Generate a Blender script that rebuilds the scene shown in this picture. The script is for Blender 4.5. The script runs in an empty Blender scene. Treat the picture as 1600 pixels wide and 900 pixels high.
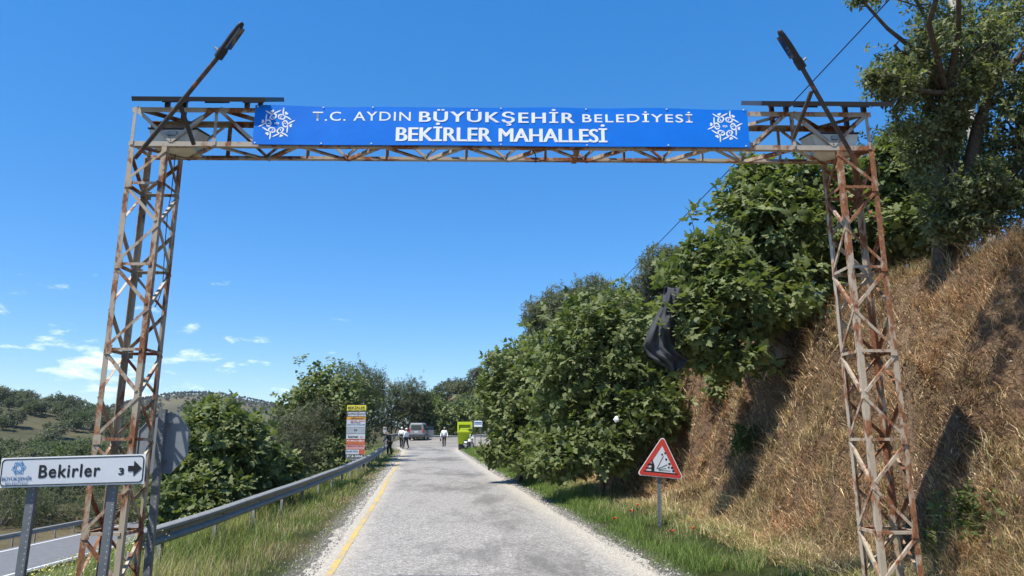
import bpy, bmesh, math, random
import numpy as np
from mathutils import Vector, Matrix

random.seed(11)
rng = np.random.default_rng(11)
SC = bpy.context.scene
COL = SC.collection

# ------------------------------------------------------------------ camera
PITCH = math.radians(12.3)
EYE = 1.75
FPX = 1100.0                      # focal length for a 1600 px wide picture
cam_data = bpy.data.cameras.new('camera')
cam_data.sensor_width = 36.0
cam_data.lens = 36.0 * FPX / 1600.0
cam_data.clip_start = 0.05
cam_data.clip_end = 8000.0
cam = bpy.data.objects.new('camera', cam_data)
COL.objects.link(cam)
cam.location = (0, 0, EYE)
cam.rotation_euler = (math.pi / 2 + PITCH, 0, 0)
SC.camera = cam

# ------------------------------------------------------------------ light
SUN_EL = math.radians(62)
SUN_H = Vector((0.76, 0.65)).normalized()      # where the light travels, on the ground plane
world = bpy.data.worlds.new('World')
SC.world = world
world.use_nodes = True
wn, wl = world.node_tree.nodes, world.node_tree.links
wn.clear()
w_out = wn.new('ShaderNodeOutputWorld')
w_bg = wn.new('ShaderNodeBackground')
w_bg.inputs['Strength'].default_value = 0.145
sky = wn.new('ShaderNodeTexSky')
sky.sky_type = 'NISHITA'
sky.sun_disc = False
sky.sun_elevation = SUN_EL
sky.sun_rotation = math.atan2(-SUN_H.x, -SUN_H.y)
sky.altitude = 2500
sky.air_density = 1.2
sky.dust_density = 0.0
sky.ozone_density = 6.0
wl.new(w_bg.outputs[0], w_out.inputs[0])

def cloud_layer(sky_socket):
    """Small fair-weather clouds low over the horizon, from noise on the view direction."""
    tc = wn.new('ShaderNodeTexCoord')
    sep = wn.new('ShaderNodeSeparateXYZ')
    wl.new(tc.outputs['Generated'], sep.inputs[0])
    # azimuth / elevation
    az = wn.new('ShaderNodeMath'); az.operation = 'ARCTAN2'
    wl.new(sep.outputs['X'], az.inputs[0]); wl.new(sep.outputs['Y'], az.inputs[1])
    comb = wn.new('ShaderNodeCombineXYZ')
    wl.new(az.outputs[0], comb.inputs[0])
    el = wn.new('ShaderNodeMath'); el.operation = 'MULTIPLY'; el.inputs[1].default_value = 3.2
    wl.new(sep.outputs['Z'], el.inputs[0]); wl.new(el.outputs[0], comb.inputs[1])
    n1 = wn.new('ShaderNodeTexNoise'); n1.inputs['Scale'].default_value = 9.0
    n1.inputs['Detail'].default_value = 9.0; n1.inputs['Roughness'].default_value = 0.62
    n1.inputs['Distortion'].default_value = 0.15
    mp = wn.new('ShaderNodeMapping'); mp.inputs['Location'].default_value = CLOUD_SHIFT
    wl.new(comb.outputs[0], mp.inputs[0]); wl.new(mp.outputs[0], n1.inputs['Vector'])
    # only a band near the horizon carries clouds
    band = wn.new('ShaderNodeValToRGB')
    e = band.color_ramp.elements
    e[0].position = 0.0; e[0].color = (0.26, 0.26, 0.26, 1)
    e[1].position = 0.30; e[1].color = (0, 0, 0, 1)
    m = band.color_ramp.elements.new(0.13); m.color = (0.26, 0.26, 0.26, 1)
    wl.new(sep.outputs['Z'], band.inputs[0])
    side = wn.new('ShaderNodeValToRGB')
    side.color_ramp.elements[0].position = 0.42; side.color_ramp.elements[0].color = (0.12, 0.12, 0.12, 1)
    side.color_ramp.elements[1].position = 0.49; side.color_ramp.elements[1].color = (0, 0, 0, 1)
    azn = wn.new('ShaderNodeMath'); azn.operation = 'MULTIPLY_ADD'; azn.inputs[1].default_value = 1 / 6.2832; azn.inputs[2].default_value = 0.5
    wl.new(az.outputs[0], azn.inputs[0]); wl.new(azn.outputs[0], side.inputs[0])
    ad0 = wn.new('ShaderNodeMath'); ad0.operation = 'ADD'; wl.new(band.outputs[0], ad0.inputs[0]); wl.new(side.outputs[0], ad0.inputs[1])
    lo_ = wn.new('ShaderNodeMath'); lo_.operation = 'SUBTRACT'; lo_.inputs[1].default_value = 0.24; wl.new(ad0.outputs[0], lo_.inputs[0])
    add = wn.new('ShaderNodeMath'); add.operation = 'ADD'
    wl.new(n1.outputs['Fac'], add.inputs[0]); wl.new(lo_.outputs[0], add.inputs[1])
    ramp = wn.new('ShaderNodeValToRGB')
    ramp.color_ramp.elements[0].position = 0.655; ramp.color_ramp.elements[0].color = (0, 0, 0, 1)
    ramp.color_ramp.elements[1].position = 0.80; ramp.color_ramp.elements[1].color = (0.8, 0.8, 0.8, 1)
    wl.new(add.outputs[0], ramp.inputs[0])
    mix = wn.new('ShaderNodeMix'); mix.data_type = 'RGBA'
    wl.new(ramp.outputs[0], mix.inputs['Factor'])
    wl.new(sky_socket, mix.inputs['A'])
    mix.inputs['B'].default_value = (7.2, 7.4, 7.9, 1)
    return mix.outputs['Result']
CLOUD_SHIFT = (0.35, 0.1, 0)
hsv = wn.new('ShaderNodeHueSaturation')
hsv.inputs['Saturation'].default_value = 1.66
hsv.inputs['Hue'].default_value = 0.508
gam = wn.new('ShaderNodeGamma'); gam.inputs['Gamma'].default_value = 0.6
sca = wn.new('ShaderNodeVectorMath'); sca.operation = 'SCALE'; sca.inputs['Scale'].default_value = 1.56
wl.new(sky.outputs[0], gam.inputs['Color']); wl.new(gam.outputs[0], sca.inputs[0])
wl.new(sca.outputs[0], hsv.inputs['Color'])
wl.new(cloud_layer(hsv.outputs[0]), w_bg.inputs['Color'])

sun_data = bpy.data.lights.new('sun', 'SUN')
sun_data.energy = 4.3
sun_data.angle = math.radians(0.53)
sun_data.color = (1.0, 0.95, 0.87)
sun = bpy.data.objects.new('sun', sun_data)
COL.objects.link(sun)
sdir = Vector((SUN_H.x * math.cos(SUN_EL), SUN_H.y * math.cos(SUN_EL), -math.sin(SUN_EL)))
sun.rotation_euler = sdir.to_track_quat('-Z', 'Y').to_euler()
sun.location = (-20, -20, 40)

SC.view_settings.view_transform = 'Standard'
SC.view_settings.look = 'None'
SC.view_settings.gamma = 1.0
SC.view_settings.use_curve_mapping = False
SC.view_settings.exposure = 0.74
SC.cycles.max_bounces = 6
SC.cycles.transparent_max_bounces = 6

# ------------------------------------------------------------------ helpers
def ray_ground(px, py, d0=4.0, d1=60.0):
    """Where the line of sight through photo pixel (px, py) first meets the ground."""
    d = d0
    while d < d1:
        p = at(px, py, d)
        if p.z <= hz(p.x, d): return Vector((p.x, d, hz(p.x, d)))
        d += 0.05
    return at(px, py, d1)
def at(px, py, d):
    """World point seen at photo pixel (px, py), at world distance y = d."""
    cx_, cy_ = (px - 800.0) / FPX, (450.0 - py) / FPX
    y = math.cos(PITCH) - cy_ * math.sin(PITCH)
    z = math.sin(PITCH) + cy_ * math.cos(PITCH)
    return Vector((cx_ / y * d, d, EYE + z / y * d))

def tag(o, label=None, cat=None, group=None, kind=None):
    if label: o['label'] = label
    if cat: o['category'] = cat
    if group: o['group'] = group
    if kind: o['kind'] = kind
    return o

def thing(name, label, cat, loc=(0, 0, 0), group=None, rotz=0.0):
    o = bpy.data.objects.new(name, None)
    o.empty_display_size = 0.2
    COL.objects.link(o)
    o.location = loc
    o.rotation_euler = (0, 0, rotz)
    return tag(o, label, cat, group)

def link(name, me, material=None, parent=None, shift=None):
    """Link a mesh. `shift` = True: verts are world coordinates, move them under the parent."""
    o = bpy.data.objects.new(name, me)
    COL.objects.link(o)
    if material is not None and len(me.materials) == 0:
        me.materials.append(material)
    if parent is not None:
        o.parent = parent
        if shift:
            p, off = parent, Vector((0, 0, 0))
            while p is not None:
                off += p.location; p = p.parent
            me.transform(Matrix.Translation(-off))
    return o

def mesh_np(name, V, F, tint=None, smooth=False):
    V = np.asarray(V, dtype=np.float32); F = np.asarray(F, dtype=np.int32)
    me = bpy.data.meshes.new(name)
    nv, nf, k = len(V), len(F), F.shape[1]
    me.vertices.add(nv); me.vertices.foreach_set('co', V.ravel())
    me.loops.add(nf * k); me.loops.foreach_set('vertex_index', F.ravel())
    me.polygons.add(nf)
    me.polygons.foreach_set('loop_start', np.arange(0, nf * k, k, dtype=np.int32))
    me.polygons.foreach_set('loop_total', np.full(nf, k, dtype=np.int32))
    if smooth:
        me.polygons.foreach_set('use_smooth', np.ones(nf, dtype=bool))
    me.update(calc_edges=True)
    if tint is not None:
        a = me.attributes.new('tint', 'FLOAT_COLOR', 'POINT')
        t = np.ones((nv, 4), dtype=np.float32); t[:, :3] = tint
        a.data.foreach_set('color', t.ravel())
    return me

class MB:
    """Collects simple shapes into one mesh (world or local coordinates)."""
    def __init__(self): self.v = []; self.f = []; self.sm = []
    def add(self, verts, faces, smooth=False):
        o = len(self.v)
        self.v += [tuple(p) for p in verts]
        self.f += [tuple(i + o for i in f) for f in faces]
        self.sm += [smooth] * len(faces)
        return self
    def box(self, lo, hi, M=None, bevel=0.0):
        x0, y0, z0 = lo; x1, y1, z1 = hi
        P = [(x0,y0,z0),(x1,y0,z0),(x1,y1,z0),(x0,y1,z0),(x0,y0,z1),(x1,y0,z1),(x1,y1,z1),(x0,y1,z1)]
        if M is not None: P = [M @ Vector(p) for p in P]
        return self.add(P, [(0,3,2,1),(4,5,6,7),(0,1,5,4),(1,2,6,5),(2,3,7,6),(3,0,4,7)])
    def hexa(self, P):
        return self.add(P, [(0,3,2,1),(4,5,6,7),(0,1,5,4),(1,2,6,5),(2,3,7,6),(3,0,4,7)])
    def bar(self, a, b, w, h, up=(0, 0, 1)):
        a, b = Vector(a), Vector(b); d = (b - a).normalized(); up = Vector(up)
        s = d.cross(up)
        if s.length < 1e-4: s = d.cross(Vector((1, 0, 0)))
        s.normalize(); n = s.cross(d).normalized()
        P = []
        for q in (a, b):
            for i, j in ((-1, -1), (1, -1), (1, 1), (-1, 1)):
                P.append(q + s * (i * w / 2) + n * (j * h / 2))
        return self.add(P, [(3,2,1,0),(4,5,6,7),(0,1,5,4),(1,2,6,5),(2,3,7,6),(3,0,4,7)])
    def angle(self, a, b, e1, e2, w, t):
        """An L-section bar from a to b with its heel on the line, flanges along e1 and e2."""
        a, b = Vector(a), Vector(b); d = (b - a).normalized()
        e1 = Vector(e1); e1 = (e1 - d * e1.dot(d)).normalized()
        e2 = Vector(e2); e2 = (e2 - d * e2.dot(d) - e1 * e2.dot(e1)).normalized()
        sec = [(0, 0), (w, 0), (w, t), (t, t), (t, w), (0, w)]
        P = [q + e1 * i + e2 * j for q in (a, b) for i, j in sec]
        F = [(i, (i + 1) % 6, 6 + (i + 1) % 6, 6 + i) for i in range(6)]
        F += [(0, 3, 2, 1), (0, 5, 4, 3), (6, 7, 8, 9), (6, 9, 10, 11)]
        return self.add(P, F)
    def tube(self, pts, rad, sides=8, caps=True, smooth=True):
        pts = [Vector(p) for p in pts]; n = len(pts)
        if not hasattr(rad, '__len__'): rad = [rad] * n
        o = []; ref = Vector((0.31, 0.17, 0.93))
        P = []; F = []
        for i, p in enumerate(pts):
            d = (pts[min(i + 1, n - 1)] - pts[max(i - 1, 0)])
            d = d.normalized() if d.length > 1e-9 else Vector((0, 0, 1))
            s = d.cross(ref)
            if s.length < 1e-3: s = d.cross(Vector((1, 0, 0)))
            s.normalize(); t = s.cross(d)
            for k in range(sides):
                a = 2 * math.pi * k / sides
                P.append(p + (s * math.cos(a) + t * math.sin(a)) * rad[i])
        for i in range(n - 1):
            for k in range(sides):
                k2 = (k + 1) % sides
                F.append((i * sides + k, i * sides + k2, (i + 1) * sides + k2, (i + 1) * sides + k))
        self.add(P, F, smooth)
        if caps:
            self.add(P[:sides], [tuple(range(sides))])
            self.add(P[-sides:], [tuple(range(sides - 1, -1, -1))])
        return self
    def prism(self, poly, y0, y1, M=None):
        """Polygon given in (x, z), pushed out from y0 to y1."""
        n = len(poly)
        P = [Vector((x, y0, z)) for x, z in poly] + [Vector((x, y1, z)) for x, z in poly]
        if M is not None: P = [M @ p for p in P]
        F = [tuple(range(n)), tuple(range(2 * n - 1, n - 1, -1))]
        F += [(i, n + i, n + (i + 1) % n, (i + 1) % n) for i in range(n)]
        return self.add(P, F)
    def ball(self, c, r, seg=10, rings=7, M=None):
        c = Vector(c)
        r = Vector(r) if hasattr(r, '__len__') else Vector((r, r, r))
        P = [Vector((0, 0, 1))]
        for i in range(1, rings):
            a = math.pi * i / rings
            for k in range(seg):
                b = 2 * math.pi * k / seg
                P.append(Vector((math.sin(a) * math.cos(b), math.sin(a) * math.sin(b), math.cos(a))))
        P.append(Vector((0, 0, -1)))
        P = [Vector((p.x * r.x, p.y * r.y, p.z * r.z)) for p in P]
        if M is not None: P = [M @ p for p in P]
        P = [c + p for p in P]
        F = [(0, 1 + k, 1 + (k + 1) % seg) for k in range(seg)]
        for i in range(rings - 2):
            for k in range(seg):
                a = 1 + i * seg + k; b = 1 + i * seg + (k + 1) % seg
                F.append((a, a + seg, b + seg, b))
        L = len(P) - 1; s = 1 + (rings - 2) * seg
        F += [(s + k, L, s + (k + 1) % seg) for k in range(seg)]
        return self.add(P, F, True)
    def mesh(self, name):
        me = bpy.data.meshes.new(name)
        me.from_pydata([tuple(p) for p in self.v], [], self.f)
        me.polygons.foreach_set('use_smooth', self.sm)
        me.update()
        return me
    def build(self, name, material, parent=None, shift=True):
        return link(name, self.mesh(name), material, parent, shift)

def bevelled(me, width, seg=2):
    bm = bmesh.new(); bm.from_mesh(me)
    bmesh.ops.remove_doubles(bm, verts=bm.verts, dist=1e-5)
    bmesh.ops.bevel(bm, geom=[e for e in bm.edges if len(e.link_faces) == 2 and e.calc_face_angle(0) > 0.5],
                    offset=width, segments=seg, profile=0.5, affect='EDGES')
    bm.normal_update(); bm.to_mesh(me); bm.free(); me.update()
    return me

# -- noise in numpy
def _hash(ix, iy, iz, seed):
    h = np.sin(ix * 127.1 + iy * 311.7 + iz * 74.7 + seed * 53.3) * 43758.5453
    return h - np.floor(h)
def vnoise(x, y, z=0.0, seed=0):
    x = np.asarray(x, float); y = np.asarray(y, float); z = np.broadcast_to(np.asarray(z, float), np.broadcast(x, y).shape)
    ix, iy, iz = np.floor(x), np.floor(y), np.floor(z)
    fx, fy, fz = x - ix, y - iy, z - iz
    fx = fx*fx*(3-2*fx); fy = fy*fy*(3-2*fy); fz = fz*fz*(3-2*fz)
    r = 0
    for dx in (0, 1):
        for dy in (0, 1):
            for dz in (0, 1):
                w = (fx if dx else 1-fx) * (fy if dy else 1-fy) * (fz if dz else 1-fz)
                r = r + w * _hash(ix+dx, iy+dy, iz+dz, seed)
    return r * 2 - 1
def fbm(x, y, z=0.0, oct=4, seed=0):
    r, a, f = 0, 0.5, 1.0
    for i in range(oct):
        r = r + a * vnoise(np.asarray(x)*f, np.asarray(y)*f, np.asarray(z)*f, seed+i*7); a *= 0.5; f *= 2.03
    return r

# ------------------------------------------------------------------ materials
def new_mat(name):
    m = bpy.data.materials.new(name); m.use_nodes = True
    nt = m.node_tree; b = nt.nodes['Principled BSDF']
    return m, nt, b

def coords(nt, kind='Object', scale=None):
    tc = nt.nodes.new('ShaderNodeTexCoord')
    s = tc.outputs[kind]
    if scale is not None:
        mp = nt.nodes.new('ShaderNodeMapping'); mp.inputs['Scale'].default_value = scale
        nt.links.new(s, mp.inputs[0]); s = mp.outputs[0]
    return s
def noise(nt, vec, scale, detail=6, rough=0.6, dist=0.0):
    n = nt.nodes.new('ShaderNodeTexNoise')
    n.inputs['Scale'].default_value = scale; n.inputs['Detail'].default_value = detail
    n.inputs['Roughness'].default_value = rough; n.inputs['Distortion'].default_value = dist
    if vec is not None: nt.links.new(vec, n.inputs['Vector'])
    return n.outputs['Fac']
def ramp(nt, sock, stops):
    r = nt.nodes.new('ShaderNodeValToRGB'); e = r.color_ramp.elements
    while len(e) < len(stops): e.new(0.5)
    for el, (p, c) in zip(e, stops):
        el.position = p
        el.color = (c, c, c, 1) if not hasattr(c, '__len__') else (*c[:3], 1)
    nt.links.new(sock, r.inputs[0]); return r.outputs[0]
def mixc(nt, fac, a, b, mode='MIX'):
    m = nt.nodes.new('ShaderNodeMix'); m.data_type = 'RGBA'; m.blend_type = mode
    for key, val in (('Factor', fac), ('A', a), ('B', b)):
        if hasattr(val, 'is_linked') or hasattr(val, 'links'): nt.links.new(val, m.inputs[key])
        elif key == 'Factor': m.inputs[key].default_value = val
        else: m.inputs[key].default_value = (*val[:3], 1)
    return m.outputs['Result']
def bump(nt, b, sock, strength=0.3, dist=0.02):
    n = nt.nodes.new('ShaderNodeBump'); n.inputs['Strength'].default_value = strength
    n.inputs['Distance'].default_value = dist
    nt.links.new(sock, n.inputs['Height']); nt.links.new(n.outputs[0], b.inputs['Normal'])

def plain(name, c, rough=0.6, metal=0.0, var=0.15, scale=8.0, bmp=0.0, spec=0.4):
    m, nt, b = new_mat(name)
    v = coords(nt)
    n = noise(nt, v, scale, 6, 0.65)
    lo = tuple(max(0, x * (1 - var)) for x in c); hi = tuple(min(1, x * (1 + var)) for x in c)
    nt.links.new(ramp(nt, n, [(0.3, lo), (0.7, hi)]), b.inputs['Base Color'])
    b.inputs['Roughness'].default_value = rough; b.inputs['Metallic'].default_value = metal
    b.inputs['Specular IOR Level'].default_value = spec
    if bmp: bump(nt, b, n, bmp, 0.01)
    return m

def rusty(name, paint, amount=0.5, scale=7.0):
    """Peeling pale paint over rust."""
    m, nt, b = new_mat(name)
    g = nt.nodes.new('ShaderNodeNewGeometry').outputs['Position']
    mp = nt.nodes.new('ShaderNodeMapping'); mp.inputs['Scale'].default_value = (1, 1, 0.55)
    nt.links.new(g, mp.inputs[0]); v = mp.outputs[0]
    n1 = noise(nt, v, scale, 10, 0.68, 0.3)
    n2 = noise(nt, v, 1.1, 3, 0.5)
    n3 = noise(nt, v, 40.0, 5, 0.7)
    s = nt.nodes.new('ShaderNodeMath'); s.operation = 'MULTIPLY_ADD'
    nt.links.new(n2, s.inputs[0]); s.inputs[1].default_value = 0.75; nt.links.new(n1, s.inputs[2])
    fac = ramp(nt, s.outputs[0], [(0.94 - 0.2 * amount, 0.0), (1.03 - 0.2 * amount, 1.0)])
    rust = ramp(nt, n3, [(0.25, (0.06, 0.024, 0.013)), (0.5, (0.22, 0.085, 0.035)), (0.75, (0.42, 0.18, 0.07))])
    pnt = ramp(nt, n1, [(0.3, tuple(x * 0.72 for x in paint)), (0.7, paint)])
    nt.links.new(mixc(nt, fac, pnt, rust), b.inputs['Base Color'])
    rr = ramp(nt, fac, [(0, 0.55), (1, 0.9)]); nt.links.new(rr, b.inputs['Roughness'])
    bump(nt, b, n1, 0.35, 0.004)
    return m

def leafy(name, gloss=0.45, trans=0.28, scale=1.0, spec=0.45, through=(1.35, 1.5, 0.7)):
    """Foliage: colour comes from the per-leaf tint, with a paler translucent side."""
    m, nt, b = new_mat(name)
    a = nt.nodes.new('ShaderNodeAttribute'); a.attribute_name = 'tint'
    n = noise(nt, coords(nt), 2.2 * scale, 3, 0.6)
    sh = ramp(nt, n, [(0.25, 0.72), (0.75, 1.2)])
    c = mixc(nt, 1.0, a.outputs['Color'], sh, 'MULTIPLY')
    nt.links.new(c, b.inputs['Base Color'])
    b.inputs['Roughness'].default_value = gloss
    b.inputs['Specular IOR Level'].default_value = spec
    t = nt.nodes.new('ShaderNodeBsdfTranslucent')
    nt.links.new(mixc(nt, 1.0, c, through, 'MULTIPLY'), t.inputs['Color'])
    mx = nt.nodes.new('ShaderNodeMixShader'); mx.inputs[0].default_value = trans
    nt.links.new(b.outputs[0], mx.inputs[1]); nt.links.new(t.outputs[0], mx.inputs[2])
    nt.links.new(mx.outputs[0], nt.nodes['Material Output'].inputs['Surface'])
    return m

M = {}
M['fig'] = leafy('fig_leaf', 0.60, 0.32, 1.0, 0.32)
M['small_leaf'] = leafy('small_leaf', 0.62, 0.36, 1.5, 0.3)
M['grass'] = leafy('grass_blade', 0.7, 0.4, 1.0, 0.2)
M['straw'] = leafy('straw_blade', 0.8, 0.25, 1.0, 0.15, (1.0, 0.97, 0.95))
M['bark'] = plain('bark', (0.20, 0.165, 0.13), 0.95, 0, 0.45, 14, 0.6, 0.1)
M['dark_bark'] = plain('dark_bark', (0.095, 0.08, 0.065), 0.95, 0, 0.4, 14, 0.6, 0.1)
M['pale_bark'] = plain('pale_bark', (0.42, 0.38, 0.32), 0.95, 0, 0.35, 12, 0.5, 0.1)
M['steel_l'] = rusty('painted_steel_left', (0.47, 0.385, 0.275), 0.30)
M['steel_r'] = rusty('painted_steel_right', (0.53, 0.43, 0.31), 0.62)
M['steel_b'] = rusty('painted_steel_beam', (0.46, 0.40, 0.32), 0.42)
M['galv'] = plain('galvanised_steel', (0.30, 0.30, 0.275), 0.6, 0.15, 0.16, 9, 0.08, 0.4)
M['post'] = plain('sign_post_steel', (0.15, 0.16, 0.165), 0.55, 0.25, 0.2, 10, 0.1)
M['dark'] = plain('dark_metal', (0.035, 0.035, 0.038), 0.55, 0.3, 0.25, 12)
M['lampgrey'] = plain('lamp_body', (0.035, 0.035, 0.038), 0.5, 0.2, 0.2, 12)
M['pole_rust'] = rusty('lamp_pole_paint', (0.06, 0.05, 0.045), 0.35, 9)
M['solar'] = plain('solar_cell', (0.02, 0.025, 0.05), 0.12, 0, 0.2, 4)
M['solar_back'] = plain('solar_back', (0.30, 0.31, 0.32), 0.5, 0, 0.1, 4)
M['solar_frame'] = plain('solar_frame', (0.09, 0.09, 0.095), 0.45, 0.5, 0.1, 4)
M['boxgrey'] = plain('battery_box_paint', (0.62, 0.58, 0.48), 0.6, 0, 0.18, 5)
M['blue'] = plain('banner_blue', (0.002, 0.17, 0.68), 0.62, 0, 0.08, 2.6, 0.6, 0.2)
M['white'] = plain('white_print', (0.82, 0.83, 0.84), 0.6, 0, 0.05, 5)
M['signwhite'] = plain('sign_white_sheet', (0.56, 0.58, 0.60), 0.45, 0, 0.05, 3)
M['signedge'] = plain('sign_edge_white', (0.72, 0.72, 0.70), 0.45, 0, 0.06, 3)
M['black'] = plain('black_print', (0.012, 0.012, 0.013), 0.55, 0, 0.1, 5)
M['navy'] = plain('navy_print', (0.03, 0.12, 0.28), 0.55, 0, 0.1, 5)
M['midblue'] = plain('mid_blue_print', (0.06, 0.25, 0.50), 0.55, 0, 0.1, 5)
M['signred'] = plain('sign_red', (0.46, 0.045, 0.03), 0.45, 0, 0.12, 6)
M['signback'] = plain('sign_back_grey', (0.24, 0.26, 0.27), 0.5, 0.15, 0.1, 4)
M['yellow'] = plain('yellow_panel', (0.72, 0.62, 0.06), 0.5, 0, 0.08, 5)
M['orange'] = plain('orange_panel', (0.72, 0.34, 0.05), 0.5, 0, 0.1, 5)
M['redpanel'] = plain('red_panel', (0.55, 0.11, 0.06), 0.5, 0, 0.1, 5)
M['pinkpanel'] = plain('faded_red_panel', (0.62, 0.30, 0.28), 0.5, 0, 0.1, 5)
M['greypanel'] = plain('grey_panel', (0.36, 0.39, 0.42), 0.5, 0, 0.1, 5)
M['darkpanel'] = plain('dark_panel', (0.10, 0.10, 0.12), 0.5, 0, 0.1, 5)
M['lime'] = plain('lime_paint', (0.50, 0.60, 0.012), 0.5, 0, 0.07, 2)
M['lime_dark'] = plain('lime_inner', (0.36, 0.42, 0.012), 0.6, 0, 0.1, 2)
M['vanpaint'] = plain('van_paint', (0.30, 0.29, 0.275), 0.3, 0.2, 0.05, 2, 0, 0.5)
M['vanplastic'] = plain('van_plastic', (0.05, 0.05, 0.055), 0.6, 0, 0.1, 4)
M['glass'] = plain('dark_glass', (0.02, 0.025, 0.028), 0.06, 0, 0.1, 2, 0, 0.6)
M['tyre'] = plain('tyre_rubber', (0.02, 0.02, 0.02), 0.85, 0, 0.2, 10)
M['rim'] = plain('wheel_rim', (0.45, 0.45, 0.46), 0.35, 0.8, 0.1, 5)
M['tail'] = plain('tail_light', (0.35, 0.02, 0.015), 0.25, 0, 0.1, 5)
M['skin'] = plain('skin', (0.42, 0.24, 0.16), 0.6, 0, 0.08, 12)
M['shirtwhite'] = plain('white_shirt', (0.78, 0.78, 0.76), 0.85, 0, 0.06, 10)
M['vest'] = plain('dark_vest', (0.05, 0.055, 0.07), 0.9, 0, 0.2, 10)
M['trousers'] = plain('dark_trousers', (0.028, 0.03, 0.036), 0.9, 0, 0.2, 10)
M['blackcloth'] = plain('black_clothes', (0.012, 0.012, 0.014), 0.9, 0, 0.2, 10)
M['hair'] = plain('grey_hair', (0.30, 0.29, 0.28), 0.9, 0, 0.2, 20)
M['wire'] = plain('cable_black', (0.02, 0.02, 0.022), 0.7, 0, 0.1, 5)
M['poppy'] = plain('poppy_red', (0.55, 0.02, 0.01), 0.6, 0, 0.15, 20)
M['concrete'] = plain('weathered_concrete', (0.46, 0.42, 0.34), 0.9, 0, 0.25, 6, 0.4, 0.2)
M['netting'] = plain('shade_netting', (0.048, 0.051, 0.056), 0.9, 0, 0.35, 5, 0.0, 0.25)
M['bag'] = plain('white_plastic', (0.82, 0.82, 0.80), 0.4, 0, 0.05, 10)

# ------------------------------------------------------------------ lie of the land
_yL = [-60, 0, 58, 66, 76, 82, 85, 87, 89, 92, 97, 110, 4000]
_xL = [0.9-2.43+7.68, 0.9-2.43, 0.9-.128*58-2.43, -10.9, -12.3, -12.0, -9.8, -5.5, 2.0, 10, 22, 34, 34]
_yR = [-60, 0, 58, 64, 70, 75, 80, 90, 4000]
_xR = [0.9+2.43+7.68, 0.9+2.43, 0.9-.128*58+2.43, -4.3, -1.2, 4.0, 12, 40, 55]
def edgeL(y): return np.interp(y, _yL, _xL)
def edgeR(y): return np.interp(y, _yR, _xR)
def gz(y):
    return np.interp(y, [-60, 6, 12, 60, 72, 88, 400], [0, 0, 0.07, 1.03, 1.45, 2.0, 2.2])
def lowx(y): return -25.3 - 0.015 * (np.asarray(y) - 40)

def height(x, y, rough=True):
    x = np.asarray(x, float); y = np.asarray(y, float)
    aR = x - edgeR(y); aL = edgeL(y) - x; g = gz(y)
    # right: verge, cut bank, hill above it
    hb = np.interp(y, [0, 20, 34, 55, 70, 120], [4.25, 4.25, 3.3, 1.9, 2.2, 3.0])
    t = np.clip((aR - 2.0) / 2.75, 0, 1)
    s = t * t * (3 - 2 * t)
    s = 0.75 * s + 0.25 * t ** 1.4
    ar = np.maximum(aR, 0)
    right = g + 0.06 * np.minimum(ar, 2.0) + hb * s + 13 * (1 - np.exp(-0.27 * np.maximum(aR - 4.75, 0) / 13))
    # left: verge sloping off, drop to the lower road
    al = np.maximum(aL, 0)
    k = np.interp(y, [0, 45, 75, 100], [1, 1, 0.35, 0.3])
    drop = 0.10 * np.minimum(al, 2.2) + 0.34 * np.clip(al - 2.2, 0, 11.5)
    left = g * np.exp(-(al / 14.0) ** 2) - drop * k
    z = np.where(aR > 0, right, np.where(aL > 0, left, g))
    # lower road bench and the valley past it
    w = np.exp(-((x - lowx(y)) / 5.0) ** 4) * (aL > 0)
    z = z * (1 - w) + (-4.4) * w
    z = z - np.where(aL > 0, np.clip(-(x + 30.5), 0, 60) * 0.07, 0)
    # hills
    z = z + 20 * np.exp(-((x + 178) / 85) ** 2 - ((y - 215) / 85) ** 2)
    z = z + 48 * np.exp(-((x + 455) / 150) ** 2 - ((y - 950) / 150) ** 2)
    z = z + 38 * np.exp(-((x + 330) / 240) ** 2 - ((y - 1050) / 160) ** 2)
    z = z + 30 * np.exp(-((x + 900) / 350) ** 2 - ((y - 1300) / 260) ** 2)
    z = z + 29 * np.exp(-((x - 22) / 46) ** 2 - ((y - 195) / 55) ** 2)
    if rough:
        off = np.clip(np.maximum(aR, aL) / 1.2, 0, 1)
        far = np.clip(np.hypot(x, y) / 60, 0.25, 6)
        z = z + off * (0.06 * fbm(x * 0.9, y * 0.9, seed=3) + far * 0.22 * fbm(x / 9, y / 9, seed=5))
        bk = np.where(aR > 0, 4 * s * (1 - s), 0)
        z = z + bk * (1.1 * fbm(x * 0.55, y * 0.55, seed=8, oct=3) + 1.25 * fbm(x * 1.5, y * 1.5, seed=9, oct=4) + 0.22 * fbm(x * 4.2, y * 4.2, seed=19, oct=2)
                      - 0.55 * (1 - np.abs(fbm(x * 0.35, y * 1.1, seed=25, oct=3)) * 4).clip(0, 1)
                      - 0.28 * np.clip(fbm(x * 0.4 + 9, y * 0.9, seed=21, oct=3) - 0.1, 0, 1))
        # hollows eaten into the bank
        z = z - 1.1 * np.exp(-((x - 6.05) / 0.55) ** 4 - ((y - 8.35) / 0.65) ** 4)
        z = z - 0.8 * np.exp(-((x - 5.5) / 0.5) ** 4 - ((y - 13.6) / 0.9) ** 4)
    return z
def hz(x, y): return float(height(np.array([x]), np.array([y]))[0])
def on_ground(px, d, dz=0.0):
    """Ground point in photo column px at distance d."""
    p = at(px, 690, d)
    return Vector((p.x, d, hz(p.x, d) + dz))

def spaced(lo, hi, fine_lo, fine_hi, step, grow):
    a = list(np.arange(fine_lo, fine_hi, step))
    s, v = step, a[-1]
    while v < hi: s *= grow; v += s; a.append(v)
    s, v = step, a[0]; b = []
    while v > lo: s *= grow; v -= s; b.append(v)
    return np.array(b[::-1] + a)

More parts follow.
